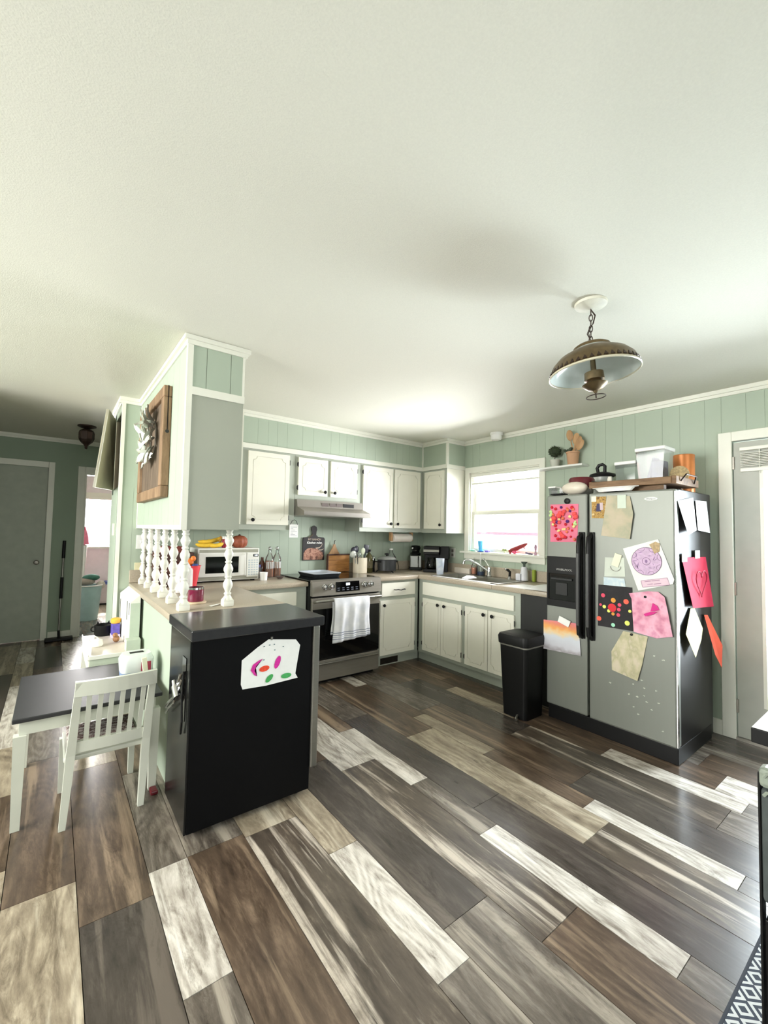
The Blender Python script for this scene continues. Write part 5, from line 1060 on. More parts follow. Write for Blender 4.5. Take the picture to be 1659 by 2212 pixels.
build('body', MB().lathe([(.024, .001), (.026, .004), (.022, .06), (.026, .11), (.026, .125)], (-.878, -.115, CZ), 16), BLKM, sm_, True); build('cap', MB().lathe([(.025, .126), (.027, .14), (.02, .165), (.006, .175), (.006, .19), (.002, .192)], (-.878, -.115, CZ), 16), CHROME, sm_, True)
b = thing('clear_jug', 'clear glass jug standing behind the electric pot', 'jug', (-.60, -.09, CZ))
build('body', MB().lathe([(.055, .001), (.06, .005), (.06, .16), (.022, .215), (.020, .25)], (-.60, -.10, CZ), 20), CLEAR2, b, True); build('cap', MB().lathe([(.022, .245), (.022, .262), (.002, .263)], (-.60, -.10, CZ), 16), WHITE, b, True)
t = thing('paper_towel_holder', 'paper towel roll on wooden holder under the cabinet', 'paper towel', (-.5, -.2, 1.30))
build('roll', MB().cyl((-.675, -.20, 1.305), (-.395, -.20, 1.305), .050, 24), mat('towel_paper', (228, 220, 210), .9, bump=.3, bscale=120), t, True)
build('bracket', MB().box(-.70, -.678, -.225, -.175, 1.27, 1.371, .004).box(-.392, -.370, -.225, -.175, 1.27, 1.371, .004), WOODL, t)
g = thing('coffee_grinder', 'steel and black coffee grinder in the corner', 'grinder', (-.20, -.12, CZ))
GX, GY = -.235, -.125
TG = Matrix.Translation((GX, GY, CZ)) @ Matrix.Rotation(R(-38), 4, 'Z')
build('base', MB().box(-.075, .075, -.07, .07, .001, .03, .006, T=TG), BLKM, g); build('body', MB().box(-.07, .07, -.062, .062, .031, .175, .008, T=TG), mat('brushed_grey', (158, 158, 154), .3, metal=.7), g)
build('lever', MB().cyl((.03, -.064, .04), (.03, -.075, .17), .008, 8, T=TG), CHROME, g, True)
build('hopper', MB().lathe([(.060, .176), (.066, .20), (.045, .215), (.05, .235), (.062, .27), (.05, .295), (.004, .30)], (GX, GY, CZ), 20), BLKM, g, True)
build('band', MB().lathe([(.0505, .2355), (.052, .243)], (GX, GY, CZ), 20, cap=False), CHROME, g, True); build('ball_knob', MB().sph((-.04, -.045, .265), (.018, .018, .018), T=TG), CHROME, g, True)
k = thing('coffee_maker', 'black drip coffee maker with glass carafe', 'coffee maker', (-.20, -.42, CZ))
TK = Matrix.Translation((-.215, -.395, CZ)) @ Matrix.Rotation(R(-50), 4, 'Z')
build('base', MB().box(-.09, .09, -.12, .10, .001, .035, .008, T=TK), BLKM, k); build('tower', MB().box(-.09, .09, .03, .10, .035, .30, .008, T=TK), BLKM, k); build('brew_head', MB().box(-.09, .09, -.11, .03, .20, .30, .010, T=TK), BLKM, k)
ca_ = build('carafe', MB().lathe([(.050, .037), (.066, .05), (.068, .10), (.050, .155), (.045, .17)], n=22, T=TK @ Matrix.Translation((0, -.045, 0))), glassmat('dark_carafe', (.35, .33, .3)), k, True); build('carafe_handle', MB().tube([(-.0, -.112, .155), (0, -.150, .15), (0, -.150, .08), (0, -.116, .065)], .009, 8, T=TK), BLKM, ca_, True)
build('steel_band', MB().box(-.091, .091, -.1115, .031, .235, .262, .002, T=TK), STEEL, k)
build('water_tank', MB().box(.095, .20, -.05, .10, .15, .30, .008, T=TK).box(.11, .185, -.03, .09, .001, .15, .004, T=TK), BLKM, k)
tag(build('tumbler', MB().lathe([(.036, .001), (.038, .004), (.048, .176), (.045, .176), (.035, .008)], (-.375, -.690, CZ), 24), blotch('frosted_tumbler', (214, 222, 232), [(196, 206, 222), (228, 232, 238)], 10, .3), None, True), 'tall frosted white tumbler at the counter corner', 'cup')
o = tag(build('outlet_plate', MB().box(-.008, -.001, -.568, -.490, 1.085, 1.197, .002), mat('grey_plate', (206, 208, 200), .5)), 'wall outlet plate between cabinet and window', 'wall plate'); build('socket', MB().box(-.011, -.008, -.545, -.513, 1.10, 1.13, .001).box(-.011, -.008, -.545, -.513, 1.15, 1.18, .001), STEELD, o)
# sink
sk = thing('kitchen_sink', 'double bowl stainless steel sink under the window', 'sink', (-.32, -1.17, CT))
m = MB(); z0 = CT+.0005
m.box(SX0-.012, SX0+.035, SY1-.012, SY0+.012, z0, z0+.006, .002).box(SX1-.085, SX1+.012, SY1-.012, SY0+.012, z0, z0+.006, .002).box(SX0+.035, SX1-.085, SY0-.03, SY0+.012, z0, z0+.006, .002).box(SX0+.035, SX1-.085, SY1-.012, SY1+.03, z0, z0+.006, .002).box(SX0+.035, SX1-.085, -1.19, -1.155, z0, z0+.006, .002)
build('rim', m, STEEL, sk)
for (a, b_) in ((-.775, -1.155), (-1.19, -1.57)):
    x0, x1, dpt = SX0+.035, SX1-.085, .17
    m = MB().add([(x0, a, z0+.003), (x1, a, z0+.003), (x1, b_, z0+.003), (x0, b_, z0+.003), (x0+.02, a-.02, z0-dpt), (x1-.02, a-.02, z0-dpt), (x1-.02, b_+.02, z0-dpt), (x0+.02, b_+.02, z0-dpt)], [(0,1,5,4),(1,2,6,5),(2,3,7,6),(3,0,4,7),(4,5,6,7)])
    bo = build('bowl', m, STEEL, sk); build('drain', MB().lathe([(.04, .001), (.04, .004), (.01, .005)], ((x0+x1)/2, (a+b_)/2, z0-dpt), 20), STEELD, bo)
fc = thing('faucet', 'chrome single-lever faucet with long angled spout', 'faucet', (-.14, -1.17, z0+.006))
build('base', MB().lathe([(.028, .0008), (.030, .01), (.022, .02), (.020, .075), (.024, .08), (.022, .10), (.004, .105)], (-.135, -1.175, z0+.006), 18), CHROME, fc, True)
build('spout', MB().tube([(-.14, -1.165, z0+.07), (-.20, -1.10, z0+.125), (-.27, -1.03, z0+.175), (-.30, -1.0, z0+.180), (-.315, -.985, z0+.165), (-.318, -.982, z0+.135)], [.011, .011, .011, .012, .012, .012], 10), CHROME, fc, True)
build('lever', MB().tube([(-.135, -1.175, z0+.105), (-.10, -1.10, z0+.16), (-.09, -1.075, z0+.175)], [.006, .005, .005], 8).sph((-.09, -1.07, z0+.18), .014), CHROME, fc, True)
s = thing('sink_sprayer', 'black and chrome side sprayer on the sink deck', 'sprayer', (-.135, -1.42, z0+.006))
build('holder', MB().lathe([(.022, .0008), (.018, .012), (.014, .03)], (-.135, -1.43, z0+.006), 14), CHROME, s, True); build('nozzle', MB().tube([(-.135, -1.43, z0+.03), (-.135, -1.435, z0+.08), (-.15, -1.41, z0+.105)], [.012, .014, .013], 10), BLKM, s, True); build('tip', MB().sph((-.155, -1.40, z0+.107), .013), CHROME, s, True)
s = thing('soap_pump', 'white soap dispenser with grey pump on the sink right', 'dispenser', (-.12, -1.565, z0+.006))
build('body', MB().lathe([(.036, .0008), (.040, .006), (.038, .06), (.028, .13), (.024, .135)], (-.10, -1.575, z0+.006), 22), mat('soap_white', (220, 220, 226), .35), s, True); build('sponge_tray', MB().box(-.16, -.115, -1.57, -1.515, z0+.0068, z0+.075, .008), mat('soap_white2', (216, 216, 224), .35), s)
build('pump', MB().lathe([(.012, .135), (.012, .16), (.030, .178), (.032, .185), (.004, .187)], (-.10, -1.575, z0+.006), 18), mat('pump_grey', (70, 84, 76), .4), s, True)
b = thing('dish_soap', 'clear bottle of orange dish soap behind sink', 'bottle', (-.06, -.90, CZ))
build('body', MB().lathe([(.030, .001), (.033, .005), (.033, .09), (.014, .13), (.012, .16), (.006, .165), (.006, .185), (.001, .186)], (-.058, -.905, z0+.006), 18), CLEAR2, b, True); build('soap', MB().lathe([(.029, .006), (.029, .075), (.001, .077)], (-.058, -.905, z0+.006), 16), mat('orange_soap', (216, 130, 92), .25), b, True)
b = thing('brush_cup', 'small navy-based cup holding dish brushes by faucet', 'cup', (-.06, -1.01, CZ))
build('cup', MB().lathe([(.036, .001), (.040, .04), (.036, .04), (.033, .006)], (-.058, -1.0, z0+.006), 18), mat('navy_cup', (44, 58, 82), .4), b, True); build('glass', MB().lathe([(.039, .041), (.042, .10), (.040, .10), (.037, .041)], (-.058, -1.0, z0+.006), 18, cap=False), CLEAR2, b, True)
build('brush', MB().cyl((-.06, -1.0, z0+.02), (-.09, -1.02, z0+.25), .005, 8).cyl((-.055, -1.005, z0+.02), (-.04, -.975, z0+.19), .005, 8), WHITE, b)
tag(build('scrub_sponge', MB().box(-.062, -.028, -1.665, -1.635, CZ, CZ+.115, .006), mat('sponge_green', (142, 158, 60), .9, var=.12, bump=.5, bscale=150)), 'yellow-green scrub sponge standing against the backsplash', 'sponge')
tag(build('dish_cloth', MB().sheet([(-.515, -1.14, z0+.012), (-.41, -1.11, z0+.03), (-.40, -1.19, z0+.032), (-.41, -1.24, z0+.02), (-.52, -1.22, z0+.012)], .006), mat('cloth_print', (226, 226, 232), .9, var=.25, scale=30)), 'white checked dish cloth draped over the sink divider', 'cloth')
tag(build('counter_mat', MB().box(-.60, -.575, -.80, -1.55, CT+.0072, CT+.0085), mat('pale_strip', (226, 226, 228), .5)), 'narrow white drip strip along the front sink edge', 'mat')
tag(build('soap_box', MB().box(-.05, -.023, -.60, -.83, CZ, CZ+.062, .004), mat('pale_box', (214, 206, 194), .6)), 'low pale carton lying along the backsplash by tumbler', 'carton')
for i, (p4, lb, dz) in enumerate((([(-.60, -1.70), (-.33, -1.72), (-.34, -2.02), (-.61, -2.00)], 'white sheet of paper nearest the sink on worktop', 0), ([(-.48, -1.86), (-.16, -1.84), (-.17, -2.19), (-.50, -2.19)], 'white magazine page further back beside the fridge', .003), ([(-.625, -1.93), (-.47, -1.92), (-.47, -2.20), (-.625, -2.21)], 'white envelope at the worktop edge by the fridge', .0055))):
    tag(build('loose_paper', MB().sheet([(x, y, CZ+.001+dz) for (x, y) in p4], .0015), PAPER), lb, 'paper', 'papers on the worktop by the fridge')
# window sill things
SZ = 1.1725
c = thing('blue_cup', 'translucent blue cup on the window sill', 'cup', (-.02, -.965, SZ)); BLUE = mat('blue_plastic', (96, 190, 236), .25)
build('cup', MB().lathe([(.022, .012), (.032, .12), (.029, .12), (.02, .018)], (-.022, -.965, SZ), 18), BLUE, c, True); build('saucer', MB().lathe([(.035, .001), (.05, .010), (.03, .0115)], (-.022, -.965, SZ), 20, sx=.7), mat('blue_saucer', (90, 150, 230), .3), c, True)
tag(build('mint_lid', MB().lathe([(.03, .001), (.04, .012), (.012, .022), (.002, .024)], (-.022, -.855, SZ), 16, sx=.7), mat('mint_plastic', (130, 196, 166), .4), None, True), 'mint green rounded lid at the sill left end', 'lid')
tag(build('violet_block', MB().box(-.045, -.005, -1.085, -1.035, SZ+.0005, SZ+.022, .004), mat('violet_plastic', (128, 116, 216), .4)), 'violet plastic block beside the blue cup', 'toy')
r = thing('toy_dinosaur', 'red scaly toy creature leaning up on the window sill', 'toy', (-.03, -1.43, SZ)); RDT = mat('toy_red', (150, 34, 40), .5, var=.25, scale=60)
build('body', MB().tube([(-.03, -1.345, SZ+.026), (-.03, -1.39, SZ+.038), (-.03, -1.46, SZ+.066), (-.03, -1.53, SZ+.095), (-.03, -1.565, SZ+.112)], [.012, .025, .022, .018, .006], 10), RDT, r, True); build('leg', MB().cyl((-.03, -1.36, SZ+.03), (-.025, -1.355, SZ+.0005), .010, 8).cyl((-.03, -1.51, SZ+.085), (-.035, -1.535, SZ+.06), .006, 8), RDT, r, True)
build('belly', MB().sph((-.035, -1.415, SZ+.020), (.02, .03, .018)), mat('toy_pink', (226, 90, 130), .5), r, True)
tag(build('sprig', MB().cyl((-.03, -1.285, SZ+.0005), (-.03, -1.285, SZ+.03), .003, 6).sph((-.03, -1.272, SZ+.036), (.004, .016, .010)).sph((-.03, -1.30, SZ+.036), (.004, .016, .010)), mat('leaf_green', (110, 130, 50), .6)), 'tiny green seedling on the window sill', 'plant')
tag(build('grey_toy', MB().tube([(-.03, -1.545, SZ+.02), (-.03, -1.58, SZ+.012), (-.03, -1.62, SZ+.0085)], [.010, .009, .008], 8), mat('toy_grey', (110, 100, 120), .6), None, True), 'small grey plastic toy lying on the sill', 'toy')
tag(build('toy_figure', MB().lathe([(.012, .0005), (.012, .02), (.006, .03), (.009, .055), (.013, .075), (.011, .095), (.002, .105)], (-.03, -1.655, SZ), 12), mat('figure_mauve', (186, 150, 170), .6, var=.3, scale=80), None, True), 'tiny mauve figurine at the sill right end', 'toy')
# trash can
tc_ = thing('trash_can', 'tall black step trash can in front of the fridge end', 'trash can', (-.86, -2.09, 0))
def rr_loft(levels, r, n=5):
    mb = MB(); vs = []; fs = []; m_ = None
    for (x0, x1, y0, y1, z) in levels:
        pts = rrect(x1-x0, y1-y0, r, n); m_ = len(pts); vs += [((x0+x1)/2+p[0], (y0+y1)/2+p[1], z) for p in pts]
    for L in range(len(levels)-1):
        for k_ in range(m_): j = (k_+1) % m_; fs.append((L*m_+k_, L*m_+j, (L+1)*m_+j, (L+1)*m_+k_))
    fs += [tuple(reversed(range(m_))), tuple(range((len(levels)-1)*m_, len(levels)*m_))]
    return mb.add(vs, fs)
build('bin', rr_loft([(-.985, -.755, -2.200, -1.990, .004), (-1.002, -.75, -2.214, -1.968, .525)], .03), BLKM, tc_, True)
build('steel_band', rr_loft([(-1.005, -.748, -2.2165, -1.965, .5255), (-1.005, -.748, -2.2165, -1.965, .538)], .032), STEEL, tc_, True)
build('lid', rr_loft([(-1.014, -.742, -2.222, -1.958, .5385), (-1.018, -.74, -2.224, -1.955, .59), (-1.01, -.748, -2.22, -1.963, .61), (-.985, -.77, -2.20, -1.988, .617)], .035), BLKM, tc_, True)
build('pedal', MB().tube([(-.985, -2.13, .03), (-1.015, -2.14, .02), (-1.03, -2.15, .012)], [.008, .009, .010], 8), STEEL, tc_)
# plain dark sheet set across the bay under the worktop end
struct('wall_bay', MB().box(-.592, -.55, -2.221, -1.884, 0, .872), mat('bay_panel', (36, 37, 36), .6), 'dark panel closing the bay beside the fridge', 'panel')
# floor register in the toe kick
fv = tag(build('floor_register', MB().box(-1.075, -.845, -.551, -.5485, .012, .075), mat('register', (60, 52, 44), .5, metal=.4)), 'brown air register in the toe kick right of stove', 'vent')
for k_ in range(6): build('louvre', MB().box(-1.07, -.85, -.5545, -.551, .018+.009*k_, .021+.009*k_), BLKM, fv)

# ================================================================== PORTABLE DISHWASHER
dw = thing('portable_dishwasher', 'black portable dishwasher parked at the peninsula end', 'dishwasher', (-2.97, -1.83, 0))
build('cabinet', MB().box(-3.272, -2.672, -2.046, -1.652, .028, .876, .003), DWBLK, dw)
build('rear_panel', MB().box(-3.281, -3.2725, -2.044, -1.652, .028, .874, .001), DWSIDE, dw)
build('top', MB().box(-3.290, -2.630, -2.098, -1.632, .8765, .926, .006), DWTOP, dw)
dd = build('door', MB().box(-2.671, -2.632, -2.055, -1.640, .135, .868, .006), STEEL, dw)
build('door_cap', MB().box(-2.673, -2.630, -2.056, -1.639, .8685, .8755), BLKM, dd)
build('kick_plate', MB().box(-2.69, -2.672, -2.04, -1.66, .03, .13), BLKM, dw)
for (x, y) in ((-3.22, -2.0), (-2.72, -2.0), (-3.22, -1.69), (-2.72, -1.69)): build('caster', MB().cyl((x-.012, y, .0145), (x+.012, y, .0145), .014, 12), BLKM, dw)
build('hose_port', MB().box(-3.2835, -3.281, -1.99, -1.92, .50, .78, .001), WBLK, dw)
build('hose', MB().tube([(-3.290, -1.93, .70), (-3.300, -1.90, .62), (-3.300, -1.85, .57), (-3.300, -1.76, .52), (-3.298, -1.68, .47)], .008, 8).tube([(-3.290, -1.95, .68), (-3.302, -1.92, .60), (-3.303, -1.86, .545), (-3.303, -1.77, .495), (-3.298, -1.69, .445)], .006, 8), CHROME, dw, True)
build('hose_coupler', MB().cyl((-3.306, -1.955, .60), (-3.306, -1.90, .635), .018, 12).cyl((-3.306, -1.90, .63), (-3.306, -1.875, .655), .012, 10), CHROME, dw, True)
build('power_cord', MB().tube([(-3.288, -1.975, .72), (-3.292, -1.97, .60), (-3.292, -1.985, .50), (-3.29, -1.965, .44)], .005, 6), BLKM, dw)
o = build('child_drawing', MB().sheet([(x, -2.0485, z) for (x, z) in [(-2.918,.831),(-2.77,.811),(-2.745,.779),(-2.768,.638),(-2.754,.614),(-2.924,.607),(-3.041,.612),(-3.05,.636),(-3.049,.749),(-2.973,.80)]], .001), PAPER)
tag(o, 'white child drawing with bright marks on the dishwasher side', 'artwork')
def mark(pts, c, nm):
    build('crayon_mark', MB().sheet([(x, -2.0506, z) for (x, z) in pts], .0004), mat(nm, c, .8, var=.15, scale=80), o)
def ell(cx, cz, a, b, rot=0, n=16): return [(cx+a*math.cos(2*math.pi*k/n)*math.cos(rot)-b*math.sin(2*math.pi*k/n)*math.sin(rot), cz+a*math.cos(2*math.pi*k/n)*math.sin(rot)+b*math.sin(2*math.pi*k/n)*math.cos(rot)) for k in range(n)]
mark([(-2.968, .735), (-2.995, .720), (-3.005, .695), (-2.985, .668), (-2.972, .662), (-2.985, .69), (-2.978, .712), (-2.945, .742)], (206, 40, 150), 'magenta_mark')
mark(ell(-2.868, .712, .014, .032, -.35), (206, 36, 150), 'magenta_mark2'); mark(ell(-2.936, .692, .026, .014, .1), (228, 72, 40), 'orange_mark'); mark(ell(-2.909, .640, .024, .013, .75), (66, 160, 82), 'green_mark'); mark(ell(-2.819, .637, .028, .013, .0), (70, 164, 90), 'green_mark2')
for (x, z) in ((-2.94, .80), (-2.912, .803), (-2.888, .803), (-2.84, .785), (-2.885, .775), (-2.94, .735)): mark(ell(x, z, .004, .003), (110, 130, 136), 'dot_mark')
build('magnet', MB().box(-2.907, -2.897, -2.0515, -2.0468, .826, .842, .001), STEEL, o)

# ================================================================== DECOR ON THE HANGING CABINET SIDE
wf_ = thing('rustic_wood_panel', 'rustic brown wood panel hung on the cabinet side', 'wall decor', (-3.26, -.75, 1.56))
X0, X1 = -3.237, -3.285
yA, yB, zA, zB = -1.20, -.28, 1.562, 2.255
build('backing', MB().box(X0-.0005, -3.252, yA+.03, yB-.03, zA+.03, zB-.03), WOODR, wf_)
for (a, b_) in ((yA+.075, yA+.27), (yA+.275, yA+.46), (yA+.465, yA+.65), (yA+.655, yB-.075)): build('plank', MB().box(-3.2525, -3.264, a, b_, zA+.065, zB-.065, .003), WOODR, wf_)
build('frame_rail', MB().box(X0-.0005, X1, yA, yB, zA, zA+.07, .006), WOODR2, wf_); build('frame_rail', MB().box(X0-.0005, X1, yA, yB, zB-.07, zB, .006), WOODR2, wf_)
build('frame_stile', MB().box(X0-.0005, X1, yA, yA+.075, zA+.0705, zB-.0705, .006), WOODR2, wf_); build('frame_stile', MB().box(X0-.0005, X1, yB-.075, yB, zA+.0705, zB-.0705, .006), WOODR2, wf_)
build('edge_groove', MB().box(X0-.018, X0-.024, yA-.001, yA+.01, 1.97, zB), mat('wood_crack', (30, 20, 14), .9), wf_)
build('knot_hole', MB().lathe([(.011, 0), (.011, .002)], n=12, T=Matrix.Translation((X0-.021, yA+.0005, 1.968)) @ Matrix.Rotation(R(90), 4, 'X')), BLK, wf_)
wr_ = thing('metal_wreath', 'galvanised metal leaf wreath hanging on the wood panel', 'wreath', (-3.270, -.80, 1.985))
LEAFM = mat('galvanised_tin', (206, 210, 200), .3, metal=.6, var=.15, scale=20)
def leaf_mesh():
    mb = MB(); vs = []; fs = []; n = 7
    for i in range(n):
        t_ = i/(n-1); w = .030*math.sin(math.pi*min(1, t_*.92+.08))**.8*(1-.25*t_); z = .022*math.sin(t_*2.2)
        vs += [(t_*.125, -w, z+.010), (t_*.125, 0, z), (t_*.125, w, z+.010)]
    for i in range(n-1):
        for k_ in range(2): a = 3*i+k_; fs.append((a, a+1, a+4, a+3))
    return mb.add(vs, fs).mesh('leaf', True)
LM = leaf_mesh(); LM.materials.append(LEAFM); rr = random.Random(4)
for i in range(30):
    a = 2*math.pi*i/15 + rr.uniform(-.15, .15); rad_ = .115 if i < 15 else .095
    tilt = rr.uniform(-65, 10)
    o = bpy.data.objects.new('leaf', LM); COL.objects.link(o); o.parent = wr_
    # plane of the ring is y-z, leaves point along the ring and lift towards -x
    pos = Vector((-.006-(.012 if i >= 15 else 0), rad_*math.cos(a), rad_*math.sin(a)*1.15))
    tang = Vector((rr.uniform(-.55, -.05), -math.sin(a)+.75*math.cos(a)*rr.choice((1, 1, -1)), math.cos(a)+.75*math.sin(a)*rr.choice((1, 1, -1)))).normalized()
    nrm_ = Vector((-1, 0, 0)); yy = nrm_.cross(tang).normalized(); nz_ = tang.cross(yy)
    Mx = Matrix((tang, yy, nz_)).transposed().to_4x4(); Mx.translation = pos
    o.matrix_local = Mx
build('hoop', MB().tube([(-3.269, -.80+.10*math.cos(2*math.pi*k_/24), 1.985+.115*math.sin(2*math.pi*k_/24)) for k_ in range(24)], .004, 6, True), STEELD, wr_)

# ================================================================== CEILING THINGS
pl = thing('pendant_lamp', 'brass dome pendant lamp hanging on a chain', 'lamp', (-1.875, -3.138, H))
PXc, PYc = -1.875, -3.138
build('canopy', MB().lathe([(.070, -.001), (.068, -.012), (.045, -.020), (.012, -.028), (.003, -.029)], (PXc, PYc, H), 32), mat('canopy_white', (214, 212, 196), .5, var=.08, scale=30), pl, True)
z = H-.03; i = 0
while z > 2.275:
    T = Matrix.Translation((PXc, PYc, z-.014)) @ Matrix.Rotation(R(90*(i % 2)+30), 4, 'Z')
    pts = [T @ Vector((.0075*math.cos(R(a)), 0, .0165*math.sin(R(a)))) for a in range(0, 360, 30)]
    build('chain_link', MB().tube(pts, .0021, 6, True), BROWNM, pl, True); z -= .0255; i += 1
build('cord', MB().tube([(PXc, PYc, H-.03), (PXc+.018, PYc-.012, H-.055), (PXc+.010, PYc-.006, H-.095), (PXc-.006, PYc+.004, H-.12), (PXc-.014, PYc+.010, H-.145), (PXc, PYc, H-.175)], .0022, 6).tube([(PXc, PYc, H-.03), (PXc+.012, PYc-.012, H-.06), (PXc+.004, PYc-.006, H-.10), (PXc-.010, PYc+.006, H-.14), (PXc, PYc, H-.18)], .0018, 6), BROWNM, pl, True)
TL = Matrix.Translation((PXc, PYc, 2.265)) @ Matrix.Rotation(R(-4), 4, Vector((.608, .79, 0))) @ Matrix.Rotation(R(-2), 4, Vector((.79, -.608, 0)))
build('stem', MB().lathe([(.008, 0), (.010, -.012), (.008, -.03)], n=12, T=TL), BROWNM, pl, True)
sh_ = build('shade', MB().lathe([(.012, -.018), (.066, -.022), (.078, -.030), (.081, -.046), (.105, -.056), (.146, -.078), (.172, -.106), (.186, -.140), (.190, -.150)], n=48, cap=False, T=TL), BRASS, pl, True)
build('reflector', MB().lathe([(.012, -.026), (.074, -.036), (.102, -.061), (.142, -.083), (.168, -.110), (.182, -.140), (.1885, -.152)], n=48, cap=False, T=TL), mat('opal_inside', (206, 214, 210), .12, var=.03), sh_, True)
m = MB()
for k_ in range(44):
    a = 2*math.pi*k_/44; m.add([(.0, -.009, -.008), (.0, .009, -.008), (.0, 0, .012), (.0025, -.009, -.008), (.0025, .009, -.008), (.0015, 0, .012)], [(0,2,1),(3,4,5),(0,1,4,3),(1,2,5,4),(2,0,3,5)], TL @ Matrix.Rotation(a, 4, 'Z') @ Matrix.Translation((.1845, 0, -.136)) @ Matrix.Rotation(R(-22), 4, 'Y'))
tag(build('scallop_band', m, BROWNM, sh_), kind='stuff')
build('rim', MB().lathe([(.190, -.149), (.192, -.156), (.187, -.158), (.186, -.151)], n=48, cap=False, T=TL), mat('rim_glass', (196, 190, 168), .2), sh_, True)
build('font', MB().lathe([(.010, -.03), (.012, -.145), (.040, -.15), (.042, -.185), (.030, -.19), (.054, -.205), (.048, -.213), (.030, -.228), (.010, -.235), (.006, -.245)], n=28, T=TL), BRASS, pl, True)
build('pull_ring', MB().torus((0, 0, -.262), .040, .0022, T=TL, n=28).cyl((0, 0, -.243), (0, 0, -.268), .003, 6, T=TL), BROWNM, pl, True)
tag(build('smoke_detector', MB().lathe([(.066, -.001), (.066, -.022), (.058, -.028), (.058, -.060), (.048, -.075), (.004, -.077)], (-.115, -1.24, H), 28), WHITE, None, True), 'white round ceiling detector near the corner cabinet', 'detector')
hl = thing('hall_lantern', 'dark bronze lantern light on the hall ceiling', 'lamp', (-3.55, 1.45, H)); LX, LY = -3.548, 1.45
build('canopy', MB().lathe([(.085, -.001), (.085, -.012), (.05, -.025), (.02, -.03)], (LX, LY, H), 24), BROWNM, hl, True)
build('body', MB().lathe([(.02, -.03), (.06, -.05), (.068, -.065), (.068, -.15), (.055, -.175), (.024, -.205), (.012, -.225), (.014, -.24), (.003, -.252)], (LX, LY, H), 8), BROWNM, hl)
AMBP = mat('amber_pane', (74, 56, 50), .2)
for k_ in range(4): build('pane', MB().box(-.024, .024, -.002, .002, -.142, -.072, T=Matrix.Translation((LX, LY, H)) @ Matrix.Rotation(R(22.5+90*k_), 4, 'Z') @ Matrix.Translation((0, -.0655, 0))), AMBP, hl)

# ================================================================== LEFT: CHILDREN'S TABLE, CHAIR, PLAY DESK
WF = mat('white_furniture', (208, 211, 199), .4, var=.02)
kt = thing('kids_table', 'low white-legged table with black top beside peninsula', 'table', (-3.585, -1.19, 0))
build('tabletop', MB().box(-3.898, -3.290, -1.552, -.852, .482, .502, .004), mat('black_tabletop', (36, 37, 39), .5, var=.12, scale=10), kt)
build('apron', MB().box(-3.872, -3.318, -1.528, -1.510, .42, .4815).box(-3.872, -3.318, -.894, -.876, .42, .4815).box(-3.874, -3.856, -1.51, -.894, .42, .4815).box(-3.334, -3.316, -1.51, -.894, .42, .4815), WF, kt)
for x in (-3.868, -3.320):
    for y in (-1.520, -.884): build('leg', MB().frustum((x-.017, x+.017, y-.017, y+.017), (x-.024, x+.024, y-.024, y+.024), .001, .4195), WF, kt)
kc = thing('kids_chair', 'small white slat-back chair pulled up to the low table', 'chair', (-3.545, -1.46, 0))
for (x, xt) in ((-3.700, -3.660), (-3.388, -3.352)):
    m = MB(); lev = [(x, -1.640, .001, .013), (x+(xt-x)*.35, -1.612, .20, .017), (x+(xt-x)*.5, -1.602, .31, .018), (x+(xt-x)*.75, -1.612, .47, .016), (xt, -1.636, .648, .014)]
    vs = []; fs = []
    for (a, b_, c_, h_) in lev: vs += [(a-h_, b_-h_, c_), (a+h_, b_-h_, c_), (a+h_, b_+h_, c_), (a-h_, b_+h_, c_)]
    for L in range(4):
        for q in range(4): fs.append((4*L+q, 4*L+(q+1) % 4, 4*L+4+(q+1) % 4, 4*L+4+q))
    fs += [(3, 2, 1, 0), (16, 17, 18, 19)]; m.add(vs, fs); build('leg', m, WF, kc)
    build('leg', MB().frustum((x-.013, x+.013, -1.302, -1.276), (x-.016, x+.016, -1.306, -1.272), .001, .275), WF, kc)
build('seat', MB().box(-3.705, -3.380, -1.598, -1.262, .276, .298, .006), WF, kc)
def bent_board(xa, xb, y0, bow, za, zb, t_, n=8):
    vs = []; fs = []
    for k_ in range(n+1):
        q = k_/n; x_ = xa+(xb-xa)*q; y_ = y0-bow*math.sin(math.pi*q)
        vs += [(x_, y_-t_/2, za), (x_, y_+t_/2, za), (x_, y_+t_/2, zb), (x_, y_-t_/2, zb)]
    for k_ in range(n):
        for q in range(4): fs.append((4*k_+q, 4*k_+(q+1) % 4, 4*k_+4+(q+1) % 4, 4*k_+4+q))
    fs += [(0, 1, 2, 3), (4*n+3, 4*n+2, 4*n+1, 4*n)]
    return MB().add(vs, fs)
build('top_rail', bent_board(-3.676, -3.336, -1.634, .020, .585, .652, .022), WF, kc)
build('lower_rail', bent_board(-3.668, -3.360, -1.604, .012, .318, .368, .020), WF, kc)
for k_ in range(6):
    q = (k_+1)/7; xa, xb = -3.668+.308*q, -3.664+.316*q; ya, yb = -1.604-.012*math.sin(math.pi*q), -1.634-.020*math.sin(math.pi*q)
    build('slat', MB().add([(xa-.010, ya-.005, .366), (xa+.010, ya-.005, .366), (xa+.010, ya+.005, .366), (xa-.010, ya+.005, .366), (xb-.010, yb-.005, .587), (xb+.010, yb-.005, .587), (xb+.010, yb+.005, .587), (xb-.010, yb+.005, .587)], [(3,2,1,0),(4,5,6,7),(0,1,5,4),(1,2,6,5),(2,3,7,6),(3,0,4,7)]), WF, kc)
o = build('seat_cushion', MB().box(-3.69, -3.395, -1.57, -1.27, .2985, .325, .010), blotch('plaid_cushion', (226, 214, 208), [(92, 44, 44), (230, 224, 216), (66, 40, 40)], 30), None); tag(o, 'dark red checked cushion on the small chair', 'cushion')
tb = thing('wipes_tub', 'white plastic tub with blue base on low table', 'tub', (-3.37, -1.24, .5025))
